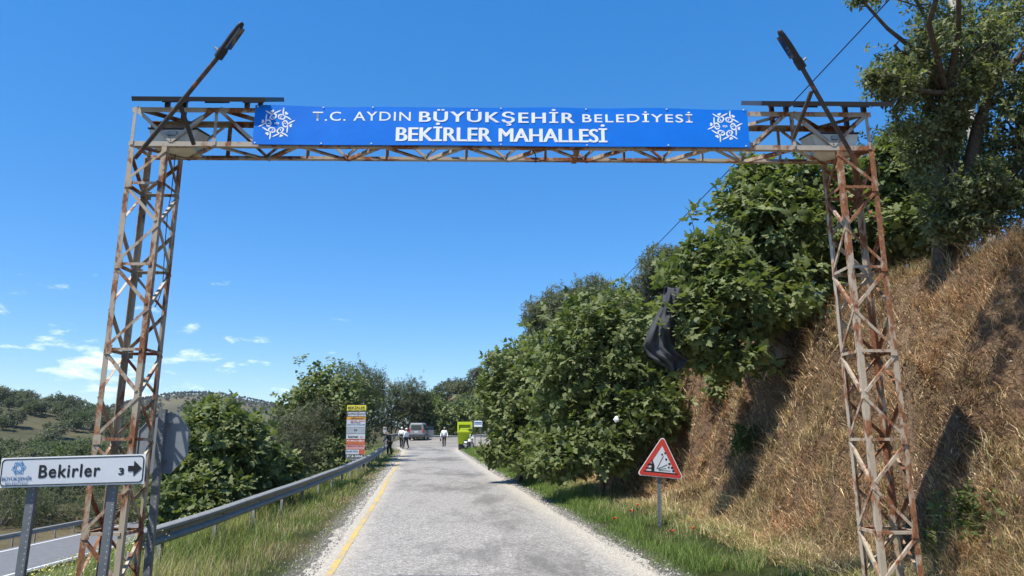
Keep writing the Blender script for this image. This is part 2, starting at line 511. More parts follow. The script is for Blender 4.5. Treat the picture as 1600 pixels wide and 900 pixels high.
def build_ground():
    us = spaced(-3500, 3500, -9.0, 9.0, 0.13, 1.13)
    ys = spaced(-60, 4200, 4.0, 30.0, 0.17, 1.055)
    U, Y = np.meshgrid(us, ys)
    cxl = (edgeL(np.minimum(Y, 84)) + edgeR(np.minimum(Y, 62))) / 2
    X = cxl + U
    Z = height(X, Y)
    aR = X - edgeR(Y); aL = edgeL(Y) - X
    Z = Z - np.where((aR < -0.12) & (aL < -0.12), 0.07, 0.0)       # bed of the road
    ny, nx = X.shape
    V = np.stack([X, Y, Z], -1).reshape(-1, 3)
    i = np.arange(ny - 1)[:, None] * nx + np.arange(nx - 1)[None]
    F = np.stack([i, i + 1, i + nx + 1, i + nx], -1).reshape(-1, 4)
    # soil and plant cover colours by place
    c = np.zeros((ny, nx, 3)); n = fbm(X * 0.5, Y * 0.5, seed=31)[..., None]; n2 = fbm(X / 14, Y / 14, seed=33)[..., None]
    green = np.array([0.070, 0.085, 0.028]); straw = np.array([0.30, 0.21, 0.13]); soil = np.array([0.225, 0.135, 0.085])
    scrub = np.array([0.085, 0.085, 0.045]); dryhill = np.array([0.25, 0.19, 0.105]); grit = np.array([0.33, 0.30, 0.25])
    def mixv(a, b, t): return a * (1 - t) + b * t
    wb = np.clip((aR - 1.7) / 1.1, 0, 1)[..., None]
    cr = mixv(green + 0 * n, mixv(straw, soil, np.clip(0.45 + n * 1.3, 0, 1)), wb)
    wh = np.clip((aR - 6) / 6, 0, 1)[..., None]
    cr = mixv(cr, mixv(scrub, dryhill, np.clip(0.4 + n2 * 1.5, 0, 1)), wh)
    cl = mixv(mixv(green, straw * 0.7, np.clip(0.4 + n * 1.2, 0, 1)), mixv(scrub, dryhill, np.clip(0.2 + n2 * 1.6, 0, 1)), np.clip((aL - 7) / 8, 0, 1)[..., None])
    fw = np.clip((np.hypot(X, Y) - 90) / 120, 0, 1)[..., None]
    cl = mixv(cl, mixv(scrub, dryhill, np.clip(0.12 + n2 * 1.3, 0, 1)), fw)
    near = np.clip(1 - np.maximum(aR, aL) / 0.35, 0, 1)[..., None]
    c = np.where((aR > 0)[..., None], cr, cl)
    c = mixv(c, grit + 0 * n, near)
    me = mesh_np('ground', V, F, c.reshape(-1, 3), True)
    m, nt, b = new_mat('ground_cover')
    a = nt.nodes.new('ShaderNodeAttribute'); a.attribute_name = 'tint'
    pos = nt.nodes.new('ShaderNodeNewGeometry').outputs['Position']
    n1 = noise(nt, pos, 0.055, 8, 0.72); n2_ = noise(nt, pos, 9.0, 8, 0.7); n3 = noise(nt, pos, 0.35, 6, 0.65)
    c1 = mixc(nt, 1.0, a.outputs['Color'], ramp(nt, n2_, [(0.25, 0.55), (0.75, 1.4)]), 'MULTIPLY')
    c2 = mixc(nt, 1.0, c1, ramp(nt, n3, [(0.3, 0.75), (0.7, 1.2)]), 'MULTIPLY')
    nt.links.new(c2, b.inputs['Base Color'])
    b.inputs['Roughness'].default_value = 0.95; b.inputs['Specular IOR Level'].default_value = 0.1
    n4 = noise(nt, pos, 38.0, 6, 0.75)
    c3 = mixc(nt, 1.0, c2, ramp(nt, n4, [(0.3, 0.45), (0.5, 0.95), (0.72, 1.55)]), 'MULTIPLY')
    nt.links.new(c3, b.inputs['Base Color'])
    hsum = nt.nodes.new('ShaderNodeMath'); hsum.operation = 'ADD'; nt.links.new(n2_, hsum.inputs[0]); nt.links.new(n4, hsum.inputs[1])
    bump(nt, b, hsum.outputs[0], 1.0, 0.07)
    tag(link('ground', me, m), kind='structure')
build_ground()

# ------------------------------------------------------------------ roads
def build_road():
    ys = spaced(-40, 88.0, 4.0, 30.0, 0.2, 1.04); ys = ys[ys < 88]
    ts = np.concatenate([np.linspace(0, 0.08, 5), np.linspace(0.1, 0.9, 29), np.linspace(0.92, 1.0, 5)])
    T, Y = np.meshgrid(ts, ys)
    wob = 0.16 * fbm(Y * 1.3, Y * 0 + 3, seed=41, oct=5) + 0.10 * fbm(Y * 5.0, Y * 0, seed=47, oct=3)
    wob2 = 0.16 * fbm(Y * 1.3, Y * 0 + 8, seed=42, oct=5) + 0.10 * fbm(Y * 5.0, Y * 0, seed=48, oct=3)
    xl, xr = edgeL(Y) + wob - 0.02, edgeR(Y) + wob2 + 0.02
    X = xl + (xr - xl) * T
    crown = 0.02 * (1 - (2 * T - 1) ** 2)
    Z = gz(Y) + 0.014 + crown + 0.012 * fbm(X * 0.7, Y * 0.7, seed=44)
    Z = Z - np.where((T < 0.001) | (T > 0.999), 0.05, 0)
    ny, nx = X.shape
    i = np.arange(ny - 1)[:, None] * nx + np.arange(nx - 1)[None]
    F = np.stack([i, i + 1, i + nx + 1, i + nx], -1).reshape(-1, 4)
    side = np.stack([np.minimum(X - edgeL(Y), edgeR(Y) - X), X - edgeL(Y), Y * 0], -1)
    me = mesh_np('road', np.stack([X, Y, Z], -1).reshape(-1, 3), F, side.reshape(-1, 3), True)
    m, nt, b = new_mat('chip_seal')
    a = nt.nodes.new('ShaderNodeAttribute'); a.attribute_name = 'tint'
    sep = nt.nodes.new('ShaderNodeSeparateColor'); nt.links.new(a.outputs['Color'], sep.inputs[0])
    pos = nt.nodes.new('ShaderNodeNewGeometry').outputs['Position']
    vo = nt.nodes.new('ShaderNodeTexVoronoi'); vo.inputs['Scale'].default_value = 34.0; nt.links.new(pos, vo.inputs['Vector'])
    vo2 = nt.nodes.new('ShaderNodeTexVoronoi'); vo2.inputs['Scale'].default_value = 75.0; nt.links.new(pos, vo2.inputs['Vector'])
    sc_ = nt.nodes.new('ShaderNodeSeparateColor'); nt.links.new(vo.outputs['Color'], sc_.inputs[0])
    sc2 = nt.nodes.new('ShaderNodeSeparateColor'); nt.links.new(vo2.outputs['Color'], sc2.inputs[0])
    stones = ramp(nt, sc_.outputs[0], [(0.0, (0.12, 0.116, 0.11)), (0.45, (0.275, 0.265, 0.25)), (0.85, (0.41, 0.395, 0.37)), (1.0, (0.62, 0.60, 0.57))])
    stones2 = ramp(nt, sc2.outputs[0], [(0.0, (0.12, 0.116, 0.11)), (0.6, (0.32, 0.31, 0.29)), (1.0, (0.52, 0.505, 0.475))])
    st = mixc(nt, 0.5, stones, stones2)
    # tar showing through in streaks along the wheel tracks
    mp = nt.nodes.new('ShaderNodeMapping'); mp.inputs['Scale'].default_value = (1.5, 0.55, 1); mp.inputs['Rotation'].default_value = (0, 0, -0.13)
    nt.links.new(pos, mp.inputs[0])
    nb = noise(nt, mp.outputs[0], 0.75, 9, 0.72, 0.4)
    nbig = noise(nt, pos, 0.16, 4, 0.55)
    ad = nt.nodes.new('ShaderNodeMath'); ad.operation = 'ADD'; nt.links.new(nb, ad.inputs[0]); nt.links.new(nbig, ad.inputs[1])
    # tracks run at about 1.1 m and 3.4 m from the left edge
    tr = ramp(nt, nt_div(nt, sep.outputs[1], 4.86), [(0.10, 0.0), (0.28, 0.05), (0.45, 0.02), (0.68, 0.12), (0.80, 0.05), (0.9, 0.0)])
    ad2 = nt.nodes.new('ShaderNodeMath'); ad2.operation = 'ADD'; nt.links.new(ad.outputs[0], ad2.inputs[0]); nt.links.new(tr, ad2.inputs[1])
    tar = ramp(nt, ad2.outputs[0], [(1.10, 0.0), (1.28, 0.62)]) if False else ramp(nt, nt_div(nt, ad2.outputs[0], 2.0), [(0.515, 0.0), (0.62, 0.72)])
    c1 = mixc(nt, tar, st, (0.115, 0.112, 0.108))
    # loose pale grit towards the edges
    ge = noise(nt, pos, 1.6, 7, 0.7)
    gm = nt.nodes.new('ShaderNodeMath'); gm.operation = 'MULTIPLY_ADD'; nt.links.new(ge, gm.inputs[0]); gm.inputs[1].default_value = -0.75
    nt.links.new(sep.outputs[0], gm.inputs[2])
    gr = ramp(nt, gm.outputs[0], [(0.0, 0.88), (0.42, 0.0)])
    gcol = ramp(nt, sc2.outputs[0], [(0.0, (0.26, 0.235, 0.19)), (0.5, (0.43, 0.40, 0.34)), (1.0, (0.62, 0.59, 0.53))])
    c2 = mixc(nt, 1.0, mixc(nt, gr, c1, gcol), (0.97, 0.94, 0.89), 'MULTIPLY')
    nt.links.new(c2, b.inputs['Base Color'])
    b.inputs['Roughness'].default_value = 0.9; b.inputs['Specular IOR Level'].default_value = 0.15
    bump(nt, b, vo.outputs['Distance'], 0.55, 0.012)
    tag(link('road', me, m), kind='structure')
    # worn yellow edge line
    yy = np.arange(2.0, 58.0, 0.12); rows = []
    for y in yy:
        x0 = edgeL(y) + 0.42 + 0.02 * math.sin(y * 0.4)
        w = 0.05
        e1 = 0.008 * float(vnoise(y * 9, 1.0)); e2 = 0.008 * float(vnoise(y * 9, 5.0))
        for xx in (x0 - w + e1, x0 + w + e2):
            Tn = (xx - edgeL(y)) / (edgeR(y) - edgeL(y))
            z = gz(y) + 0.014 + 0.02 * (1 - (2 * Tn - 1) ** 2) + 0.012 * float(fbm(np.array([xx * 0.7]), np.array([y * 0.7]), seed=44)[0]) + 0.005
            rows.append((xx, y, z))
    n = len(yy)
    F = [(2*i, 2*i+1, 2*i+3, 2*i+2) for i in range(n - 1)]
    me = mesh_np('yellow_line', rows, F)
    m, nt, b = new_mat('worn_yellow_paint')
    pos = nt.nodes.new('ShaderNodeNewGeometry').outputs['Position']
    n1 = noise(nt, pos, 18, 8, 0.75); n2_ = noise(nt, pos, 1.2, 3, 0.6)
    s = nt.nodes.new('ShaderNodeMath'); s.operation = 'ADD'; nt.links.new(n1, s.inputs[0]); nt.links.new(n2_, s.inputs[1])
    f = ramp(nt, nt_div(nt, s.outputs[0], 2.0), [(0.42, 0.0), (0.56, 0.9)])
    nt.links.new(mixc(nt, f, (0.60, 0.39, 0.07), (0.33, 0.29, 0.21)), b.inputs['Base Color'])
    b.inputs['Roughness'].default_value = 0.85
    bump(nt, b, n1, 0.4, 0.006)
    tag(link('yellow_line', me, m), kind='structure')
    # the lower road beyond the drop
    m2 = plain('lower_asphalt', (0.15, 0.15, 0.152), 0.9, 0, 0.15, 3)
    ys = np.arange(14, 130, 1.0)
    for nm, o0, o1, dz, mt in (('lower_road', -3.0, 3.0, 0.12, m2), ('lower_road_line', 2.45, 2.62, 0.125, M['signedge']), ('lower_road_line', -2.62, -2.45, 0.125, M['signedge'])):
        V = []
        for y in ys:
            for o in (o0, o1): V.append((lowx(y) + o, y, -4.4 + 0.16 + dz))
        F = [(2*i, 2*i+1, 2*i+3, 2*i+2) for i in range(len(ys) - 1)]
        tag(link(nm, mesh_np(nm, V, F), mt), kind='structure')

def nt_div(nt, sock, k):
    d = nt.nodes.new('ShaderNodeMath'); d.operation = 'DIVIDE'; d.inputs[1].default_value = k
    nt.links.new(sock, d.inputs[0]); return d.outputs[0]
build_road()

# ------------------------------------------------------------------ lattice portal over the road
PORTAL = Vector((-0.10, 7.20, 0.0))
FL, FR, RL, RR = -4.055, -3.648, 3.686, 4.093            # outer and inner faces of the towers, local x
DEP = 0.395
ZB, ZT = 4.887, 5.341                                       # box girder chords
YAW = math.radians(0.9)
portal = thing('steel_portal', 'rusty lattice steel portal with two towers spanning the whole road', 'portal', PORTAL, None, YAW)

def lattice():
    W, T = 0.055, 0.006
    w, t = 0.030, 0.005
    def add(name, a, b, e1, e2, ww, tt, mt):
        MB().angle(a, b, e1, e2, ww, tt).build(name, mt, portal, False)
    for x0, x1, mir, mt in ((FL, FR, False, M['steel_l']), (RL, RR, True, M['steel_r'])):
        # posts: heels at the four outer corners
        zb = -0.6
        for x, sx in ((x0, 1), (x1, -1)):
            for y, sy in ((0, 1), (DEP, -1)):
                add('tower_post', (x, y, zb), (x, y, ZB - 0.004), (sx, 0, 0), (0, sy, 0), W, T, mt)
        # outer side carries the panel points on the front, back corner opposite
        A, B = (x0, x1) if not mir else (x1, x0)          # A: outside, B: road side
        s = 1 if not mir else -1
        lev = [4.475 - 0.896 * k for k in range(6)]
        eps = 0.008
        def front(a, b, za, zb_): add('diagonal_brace', (a + s * 0.02 * (1 if a == A else -1), -eps, za), (b + s * 0.02 * (1 if b == A else -1), -eps, zb_), (0, 0, -1), (0, 1, 0), w, t, mt)
        def back(a, b, za, zb_): add('diagonal_brace', (a + s * 0.02 * (1 if a == A else -1), DEP + eps, za), (b + s * 0.02 * (1 if b == A else -1), DEP + eps, zb_), (0, 0, -1), (0, -1, 0), w, t, mt)
        def side(x, sx, ya, yb, za, zb_): add('diagonal_brace', (x - sx * eps, ya, za), (x - sx * eps, yb, zb_), (0, 0, -1), (sx, 0, 0), w, t, mt)
        y0, y1 = 0.02, DEP - 0.02
        for k, z in enumerate(lev):
            zn = lev[k + 1] if k + 1 < len(lev) else z - 0.896
            zm = (z + zn) / 2
            # level ring
            add('horizontal_brace', (A + s * 0.03, -eps - 0.002, z), (B - s * 0.03, -eps - 0.002, z), (0, 0, -1), (0, 1, 0), w, t, mt)
            add('horizontal_brace', (A + s * 0.03, DEP + eps + 0.002, z), (B - s * 0.03, DEP + eps + 0.002, z), (0, 0, -1), (0, -1, 0), w, t, mt)
            add('horizontal_brace', (A - s * (eps + 0.002), 0.03, z), (A - s * (eps + 0.002), DEP - 0.03, z), (0, 0, -1), (s, 0, 0), w, t, mt)
            add('horizontal_brace', (B + s * (eps + 0.002), 0.03, z), (B + s * (eps + 0.002), DEP - 0.03, z), (0, 0, -1), (-s, 0, 0), w, t, mt)
            for yy_ in (-eps - 0.009, DEP + eps + 0.004):
                MB().box((A + s * 0.012 - (0.0 if s > 0 else 0.065), yy_, z - 0.065), (A + s * 0.012 + (0.075 if s > 0 else 0.0), yy_ + 0.005, z + 0.03)).build('gusset_plate', mt, portal, False)
            if k < len(lev) - 1:
                front(A, B, z - 0.03, zm + 0.02); front(B, A, zm - 0.03, zn + 0.03)
                back(A, B, z - 0.03, zm + 0.02); back(B, A, zm - 0.03, zn + 0.03)
                side(A, s, y1, y0, z - 0.03, zm + 0.02); side(A, s, y0, y1, zm - 0.03, zn + 0.03)
                side(B, -s, y1, y0, z - 0.03, zm + 0.02); side(B, -s, y0, y1, zm - 0.03, zn + 0.03)
        z = lev[0]
        front(B, A, ZB - 0.04, z + 0.04); back(B, A, ZB - 0.04, z + 0.04)
        side(A, s, y0, y1, ZB - 0.04, z + 0.04); side(B, -s, y0, y1, ZB - 0.04, z + 0.04)
        MB().box((min(x0, x1) - 0.15, -0.15, -0.9), (max(x0, x1) + 0.15, DEP + 0.15, -0.45)).build('footing', M['concrete'], portal, False)
    # box girder
    mt = M['steel_b']
    XL, XR = FL - 0.012, RR + 0.012
    for (y, sy) in ((0, 1), (DEP, -1)):
        add('girder_chord', (XL, y, ZB), (XR, y, ZB), (0, 0, 1), (0, sy, 0), 0.055, 0.007, mt)
        add('girder_chord', (XL, y, ZT), (XR, y, ZT), (0, 0, -1), (0, sy, 0), 0.055, 0.007, mt)
    n = 9
    xs = [XL + (XR - XL) * i / n for i in range(n + 1)]
    for i in range(n + 1):
        x = xs[i]; xv = min(max(x, XL + 0.02), XR - 0.04)
        sx = 1 if i < n else -1
        add('girder_post', (xv, -0.009, ZB + 0.01), (xv, -0.009, ZT - 0.01), (sx, 0, 0), (0, 1, 0), 0.034, 0.005, mt)
        add('girder_post', (xv, DEP + 0.009, ZB + 0.01), (xv, DEP + 0.009, ZT - 0.01), (sx, 0, 0), (0, -1, 0), 0.034, 0.005, mt)
        if i in (0, n):
            for z in (ZB + 0.03, ZT - 0.03):
                add('girder_tie', (xv, 0.01, z), (xv, DEP - 0.01, z), (0, 0, 1), (sx, 0, 0), 0.045, 0.006, mt)
    for i in range(n):
        a, b = xs[i] + 0.03, xs[i + 1] - 0.03; m = (a + b) / 2
        for y, sy in ((-0.006, 1), (DEP + 0.006, -1)):
            add('girder_diagonal', (a, y, ZT - 0.04), (m - 0.01, y, ZB + 0.04), (0, 0, 1), (0, sy, 0), 0.034, 0.005, mt)
            add('girder_diagonal', (m + 0.01, y, ZB + 0.04), (b, y, ZT - 0.04), (0, 0, 1), (0, sy, 0), 0.034, 0.005, mt)
        # bottom and top faces
        for z, sz in ((ZB - 0.006, 1), (ZT + 0.006, -1)):
            add('girder_diagonal', (a, 0.02, z), (m - 0.01, DEP - 0.02, z), (1, 0, 0), (0, 0, sz), 0.038, 0.005, mt)
            add('girder_diagonal', (m + 0.01, DEP - 0.02, z), (b, 0.02, z), (1, 0, 0), (0, 0, sz), 0.038, 0.005, mt)
    MB().box((0.78, -0.012, ZB - 0.035), (0.84, DEP - 0.05, ZB - 0.018)).build('splice_plate', M['steel_r'], portal, False)
lattice()

PM = Matrix.Translation(PORTAL) @ Matrix.Rotation(YAW, 4, 'Z')
def pw(x, y, z): return PM @ Vector((x, y, z))

# ------------------------------------------------------------------ lettering
def text_mesh(body, x0, x1, z0, z1, bold=0.0, spacing=1.0, depth=0.0):
    """Text fitted to the box x0..x1, z0..z1 in the local x-z plane, facing -y."""
    cu = bpy.data.curves.new('lettering', 'FONT')
    cu.body = body; cu.size = 1.0; cu.offset = bold; cu.space_character = spacing
    cu.resolution_u = 4; cu.fill_mode = 'FRONT'
    o = bpy.data.objects.new('lettering', cu); COL.objects.link(o)
    bpy.context.view_layer.update()
    dg = bpy.context.evaluated_depsgraph_get()
    me = bpy.data.meshes.new_from_object(o.evaluated_get(dg))
    bpy.data.objects.remove(o); bpy.data.curves.remove(cu)
    n = len(me.vertices); co = np.empty(n * 3, dtype=np.float32); me.vertices.foreach_get('co', co); co = co.reshape(-1, 3)
    lo, hi = co[:, :2].min(0), co[:, :2].max(0)
    out = np.zeros_like(co)
    out[:, 0] = x0 + (co[:, 0] - lo[0]) / (hi[0] - lo[0]) * (x1 - x0)
    out[:, 2] = z0 + (co[:, 1] - lo[1]) / (hi[1] - lo[1]) * (z1 - z0)
    me.vertices.foreach_set('co', out.ravel()); me.update(); me.materials.clear()
    return me

def bold_text(body, x0, x1, z0, z1, off, shift, spacing=1.0):
    """Heavy lettering: the same text three times, each a hair proud of and beside the last."""
    bm = bmesh.new()
    for i, s in enumerate((-1, -0.5, 0, 0.5, 1)):
        me = text_mesh(body, x0 + shift, x1 - shift, z0, z1, off, spacing)
        me.transform(Matrix.Translation((s * shift, -0.0005 * i, 0.0015 * (i % 2)))); bm.from_mesh(me); bpy.data.meshes.remove(me)
    out = bpy.data.meshes.new('lettering'); bm.to_mesh(out); bm.free(); return out

def deform(me, fn):
    for v in me.vertices: v.co = fn(v.co)
    me.update(); return me

def emblem_mb(R, strokes_w=0.055):
    """Wreath of six crossing tulip scrolls with buds, drawn as flat ribbons of radius R in x-z."""
    mb = MB()
    def ribbon(pts, w):
        pts = [Vector((p[0], 0, p[1])) for p in pts]; n = len(pts); P = []
        for i, p in enumerate(pts):
            d = (pts[min(i+1, n-1)] - pts[max(i-1, 0)]).normalized()
            s = Vector((-d.z, 0, d.x)); taper = min(1.0, 0.45 + 2.2 * min(i, n - 1 - i) / n)
            P += [(p + s * w * taper / 2) * R, (p - s * w * taper / 2) * R]
        mb.add(P, [(2*i, 2*i+1, 2*i+3, 2*i+2) for i in range(n - 1)])
    for k in range(6):
        a0 = math.radians(113 + 60 * k)
        c, s = math.cos(a0), math.sin(a0)
        def T(r, q):            # radial r, tangential q (counter-clockwise positive)
            return (c * r - s * q, s * r + c * q)
        # two crossing scrolls forming a leaf loop, then flaring out
        ts = [i / 14 for i in range(15)]
        ribbon([T(0.30 + 0.36 * t, 0.20 * math.sin(math.pi * t) ** 0.9 * 1.0 + 0.10 * (1 - t) - 0.02) for t in ts], strokes_w * 1.25)
        ribbon([T(0.30 + 0.36 * t, -0.17 * math.sin(math.pi * t) + 0.10 * (1 - t) - 0.02) for t in ts], strokes_w * 1.25)
        ribbon([T(0.64 + 0.06 * t - 0.02 * t * t, -0.02 - 0.48 * t) for t in ts], strokes_w * 1.15)
        ribbon([T(0.60 + (0.40) * t ** 1.1, 0.0 + 0.42 * t - 0.10 * t * t) for t in ts], strokes_w * 1.15)
        ribbon([T(0.36 + 0.16 * t, 0.03 + 0.05 * math.sin(3 * t)) for t in ts], strokes_w * 0.7)
        # bud
        pts = [T(0.72, -0.02), T(0.80, 0.09), T(0.89, 0.07), T(0.87, -0.02), T(0.89, -0.11), T(0.80, -0.13)]
        mb.add([Vector((p[0] * R, 0, p[1] * R)) for p in pts], [(0, 1, 2, 3), (0, 3, 4, 5)])
    return mb

# ------------------------------------------------------------------ the banner
def banner():
    W, Hh = 5.41, 0.450
    X0 = -2.71; Z0 = ZB + 0.005; Yf = -0.05
    b = thing('blue_banner', 'long blue name banner with white lettering hung across the girder', 'banner', PORTAL, None, YAW)
    def wave(x, z):
        v = (z - Z0) / Hh
        return 0.006 * math.sin(x * 2.4) + 0.004 * math.sin(x * 6.1 + 1) * v
    nx, nz = 80, 5
    front = []
    for j in range(nz + 1):
        for i in range(nx + 1):
            x = X0 + W * i / nx; z = Z0 + Hh * j / nz
            if j == nz: z += 0.006 * math.sin(x * 1.7) + 0.004 * math.sin(x * 4.4)
            front.append((x, Yf + wave(x, z), z))
    n = len(front); V = front + [(p[0], p[1] + 0.012, p[2]) for p in front]
    F = []
    for j in range(nz):
        for i in range(nx):
            a = j * (nx + 1) + i
            F.append((a, a + 1, a + nx + 2, a + nx + 1)); F.append((n + a, n + a + nx + 1, n + a + nx + 2, n + a + 1))
    rim = [i for i in range(nx + 1)] + [(j + 1) * (nx + 1) - 1 for j in range(1, nz + 1)] + [nz * (nx + 1) + i for i in range(nx - 1, -1, -1)] + [j * (nx + 1) for j in range(nz - 1, 0, -1)]
    for k in range(len(rim)):
        a, c = rim[k], rim[(k + 1) % len(rim)]; F.append((a, n + a, n + c, c))
    link('banner_sheet', MB().add(V, F, False).mesh('banner_sheet'), M['blue'], b)
    fx = lambda px: X0 + (px - 400) / 767 * W
    fz = lambda py: Z0 + (228 - py) / 61.0 * Hh
    def put(name, me, mt):
        deform(me, lambda c: Vector((c.x, Yf + wave(c.x, c.z) - 0.002 + c.y, c.z)))
        return link(name, me, mt, b)
    put('lettering', text_mesh('T.C. AYDIN', fx(489), fx(641), fz(189.8), fz(175.2), 0.004, 1.12), M['white'])
    put('lettering', bold_text('BÜYÜKŞEHİR', fx(654), fx(896), fz(196.0), fz(169.0), 0.0, 0.0065, 1.16), M['white'])
    put('lettering', text_mesh('BELEDİYESİ', fx(908), fx(1080), fz(189.5), fz(172.0), 0.010, 1.16), M['white'])
    put('lettering', bold_text('BEKİRLER', fx(619), fx(767), fz(221.8), fz(192.5), 0.0, 0.008), M['white'])
    put('lettering', bold_text('MAHALLESİ', fx(777.5), fx(946), fz(221.8), fz(193.0), 0.0, 0.008), M['white'])
    for px in (435, 1130.5):
        e = emblem_mb(0.188, 0.068).mesh('emblem')
        deform(e, lambda c: c + Vector((fx(px), 0, fz(195))))
        put('emblem', e, M['white'])
        put('lettering', text_mesh('BŞB', fx(px - 3.6), fx(px + 3.6), fz(197.2), fz(193.0), 0.02), M['white'])
    for px in (404, 505, 582, 781, 914, 1040, 1161):
        for py in (168.5, 226.0):
            c = Vector((fx(px), Yf + wave(fx(px), fz(py)) - 0.004, fz(py)))
            MB().tube([c + Vector((0, 0.006, 0)), c + Vector((0, -0.004, 0))], 0.008, 8).build('fixing_screw', M['signedge'], b, False)
banner()

# ------------------------------------------------------------------ solar panels, battery boxes, lamps on the portal
def solar(xa, xb, label):
    root = thing('solar_panel', label, 'solar panel', pw((xa + xb) / 2, 0.17, ZT), 'solar panels on the portal', YAW)
    L = xb - xa; ang = math.radians(27.3); dep = 0.68
    Mx = Matrix.Translation((0, -0.31, 0.035)) @ Matrix.Rotation(ang, 4, 'X')
    def add(name, lo, hi, mt): MB().box(lo, hi, Mx).build(name, mt, root, False)
    h = L / 2
    add('cell_sheet', (-h + 0.03, 0.03, 0.004), (h - 0.03, dep - 0.03, 0.016), M['solar'])
    add('back_sheet', (-h + 0.03, 0.03, -0.003), (h - 0.03, dep - 0.03, 0.002), M['solar_back'])
    add('frame_rail', (-h, 0, -0.03), (h, 0.03, 0.02), M['solar_frame']); add('frame_rail', (-h, dep - 0.03, -0.03), (h, dep, 0.02), M['solar_frame'])
    add('frame_rail', (-h, 0.031, -0.03), (-h + 0.03, dep - 0.031, 0.02), M['solar_frame']); add('frame_rail', (h - 0.03, 0.031, -0.03), (h, dep - 0.031, 0.02), M['solar_frame'])
    add('junction_box', (-0.12, 0.45, -0.05), (0.10, 0.62, -0.004), M['dark'])
    for x in (-0.55 * h, 0.66 * h):
        MB().bar((x, -0.17, 0.0), (x, -0.17, 0.075), 0.045, 0.045, (0, 1, 0)).build('support_leg', M['pole_rust'], root, False)
        MB().bar((x, 0.22, 0.0), (x, 0.22, 0.275), 0.045, 0.045, (0, 1, 0)).build('support_leg', M['pole_rust'], root, False)
        MB().bar((x, -0.26, 0.03), (x, 0.27, 0.30), 0.04, 0.03).build('support_rail', M['pole_rust'], root, False)
solar(FL + 0.04, FL + 1.48, 'dark solar panel tilted on top of the left end of the portal')
solar(RR - 1.26, RR + 0.18, 'dark solar panel tilted on top of the right end of the portal')

def battery_box(xc, label):
    root = thing('battery_box', label, 'battery box', pw(xc, DEP / 2, ZB + 0.012), 'battery boxes in the girder', YAW)
    a, d, h1, h2 = 0.26, 0.15, 0.20, 0.26
    MB().hexa([(-a*0.8, -d, 0), (a*0.8, -d, 0), (a*0.8, d, 0), (-a*0.8, d, 0), (-a, -d, h1), (a, -d, h1), (a, d, h2), (-a, d, h2)]).build('box_body', M['boxgrey'], root, False)
    MB().hexa([(-a-.012, -d-.012, h1+.003), (a+.012, -d-.012, h1+.003), (a+.012, d+.012, h2+.003), (-a-.012, d+.012, h2+.003), (-a-.012, -d-.012, h1+.02), (a+.012, -d-.012, h1+.02), (a+.012, d+.012, h2+.02), (-a-.012, d+.012, h2+.02)]).build('lid', M['dark'], root, False)
    MB().box((-0.05, -d - 0.02, h1 - 0.07), (0.05, -d - 0.001, h1 - 0.02)).build('latch', M['galv'], root, False)
battery_box(FL + 0.43, 'pale battery box inside the left end of the girder')
battery_box(RR - 0.39, 'pale battery box inside the right end of the girder')

def street_lamp(p0, p1, p2, q0, q1, label):
    root = thing('street_lamp', label, 'street lamp', p0, 'solar lamps on the portal')
    MB().tube([p0, p1 + (p1 - p0).normalized() * 0.06], 0.023, 10).build('lamp_pole', M['pole_rust'], root)
    MB().bar(q0, q1, 0.035, 0.035, (0, 1, 0)).build('stay', M['pole_rust'], root)
    d = (p2 - p1).normalized(); up = Vector((0, -0.3, 1)); s = d.cross(up).normalized(); n = s.cross(d).normalized()
    L = (p2 - p1).length
    prof = [(0, .034, .03), (.06, .042, .036), (.18, .044, .036), (.55, .045, .034), (.86, .038, .026), (.97, .03, .02), (1.0, .01, .008)]
    P = []; F = []; sd = 10
    for t, a, b in prof:
        for k in range(sd):
            an = 2 * math.pi * k / sd
            P.append(p1 + d * (t * L) + s * (math.cos(an) * a) + n * (math.sin(an) * b))
    for i in range(len(prof) - 1):
        for k in range(sd): F.append((i*sd+k, i*sd+(k+1) % sd, (i+1)*sd+(k+1) % sd, (i+1)*sd+k))
    F += [tuple(range(sd - 1, -1, -1)), tuple(range((len(prof)-1)*sd, len(prof)*sd))]
    MB().add(P, F, True).build('lamp_head', M['lampgrey'], root)
    c = p1 + d * (0.56 * L) - n * 0.038
    MB().add([c + d*(i*0.13) + s*(j*0.035) - n*k for i, j, k in ((-1,-1,0.008),(1,-1,0.008),(1,1,0.008),(-1,1,0.008),(-1,-1,-0.01),(1,-1,-0.01),(1,1,-0.01),(-1,1,-0.01))],
             [(0,3,2,1),(4,5,6,7),(0,1,5,4),(1,2,6,5),(2,3,7,6),(3,0,4,7)]).build('lens', M['glass'], root)
    MB().tube([p1 - d * 0.05, p1 + d * 0.06], 0.045, 10).build('collar', M['dark'], root)
    MB().tube([p1 + n * 0.03, p1 + n * 0.10], 0.012, 6).build('clamp_bolt', M['galv'], root)
street_lamp(at(211, 247, 7.06), at(345, 84, 6.55), at(379, 35, 6.38), at(281, 163, 6.80), at(303, 226, 7.12), 'dark street lamp leaning inwards from the left end of the portal')
street_lamp(at(1338, 254, 7.14), at(1250, 100, 6.60), at(1217, 47, 6.42), at(1268, 143, 6.74), at(1240, 216, 7.20), 'dark street lamp leaning inwards from the right end of the portal')

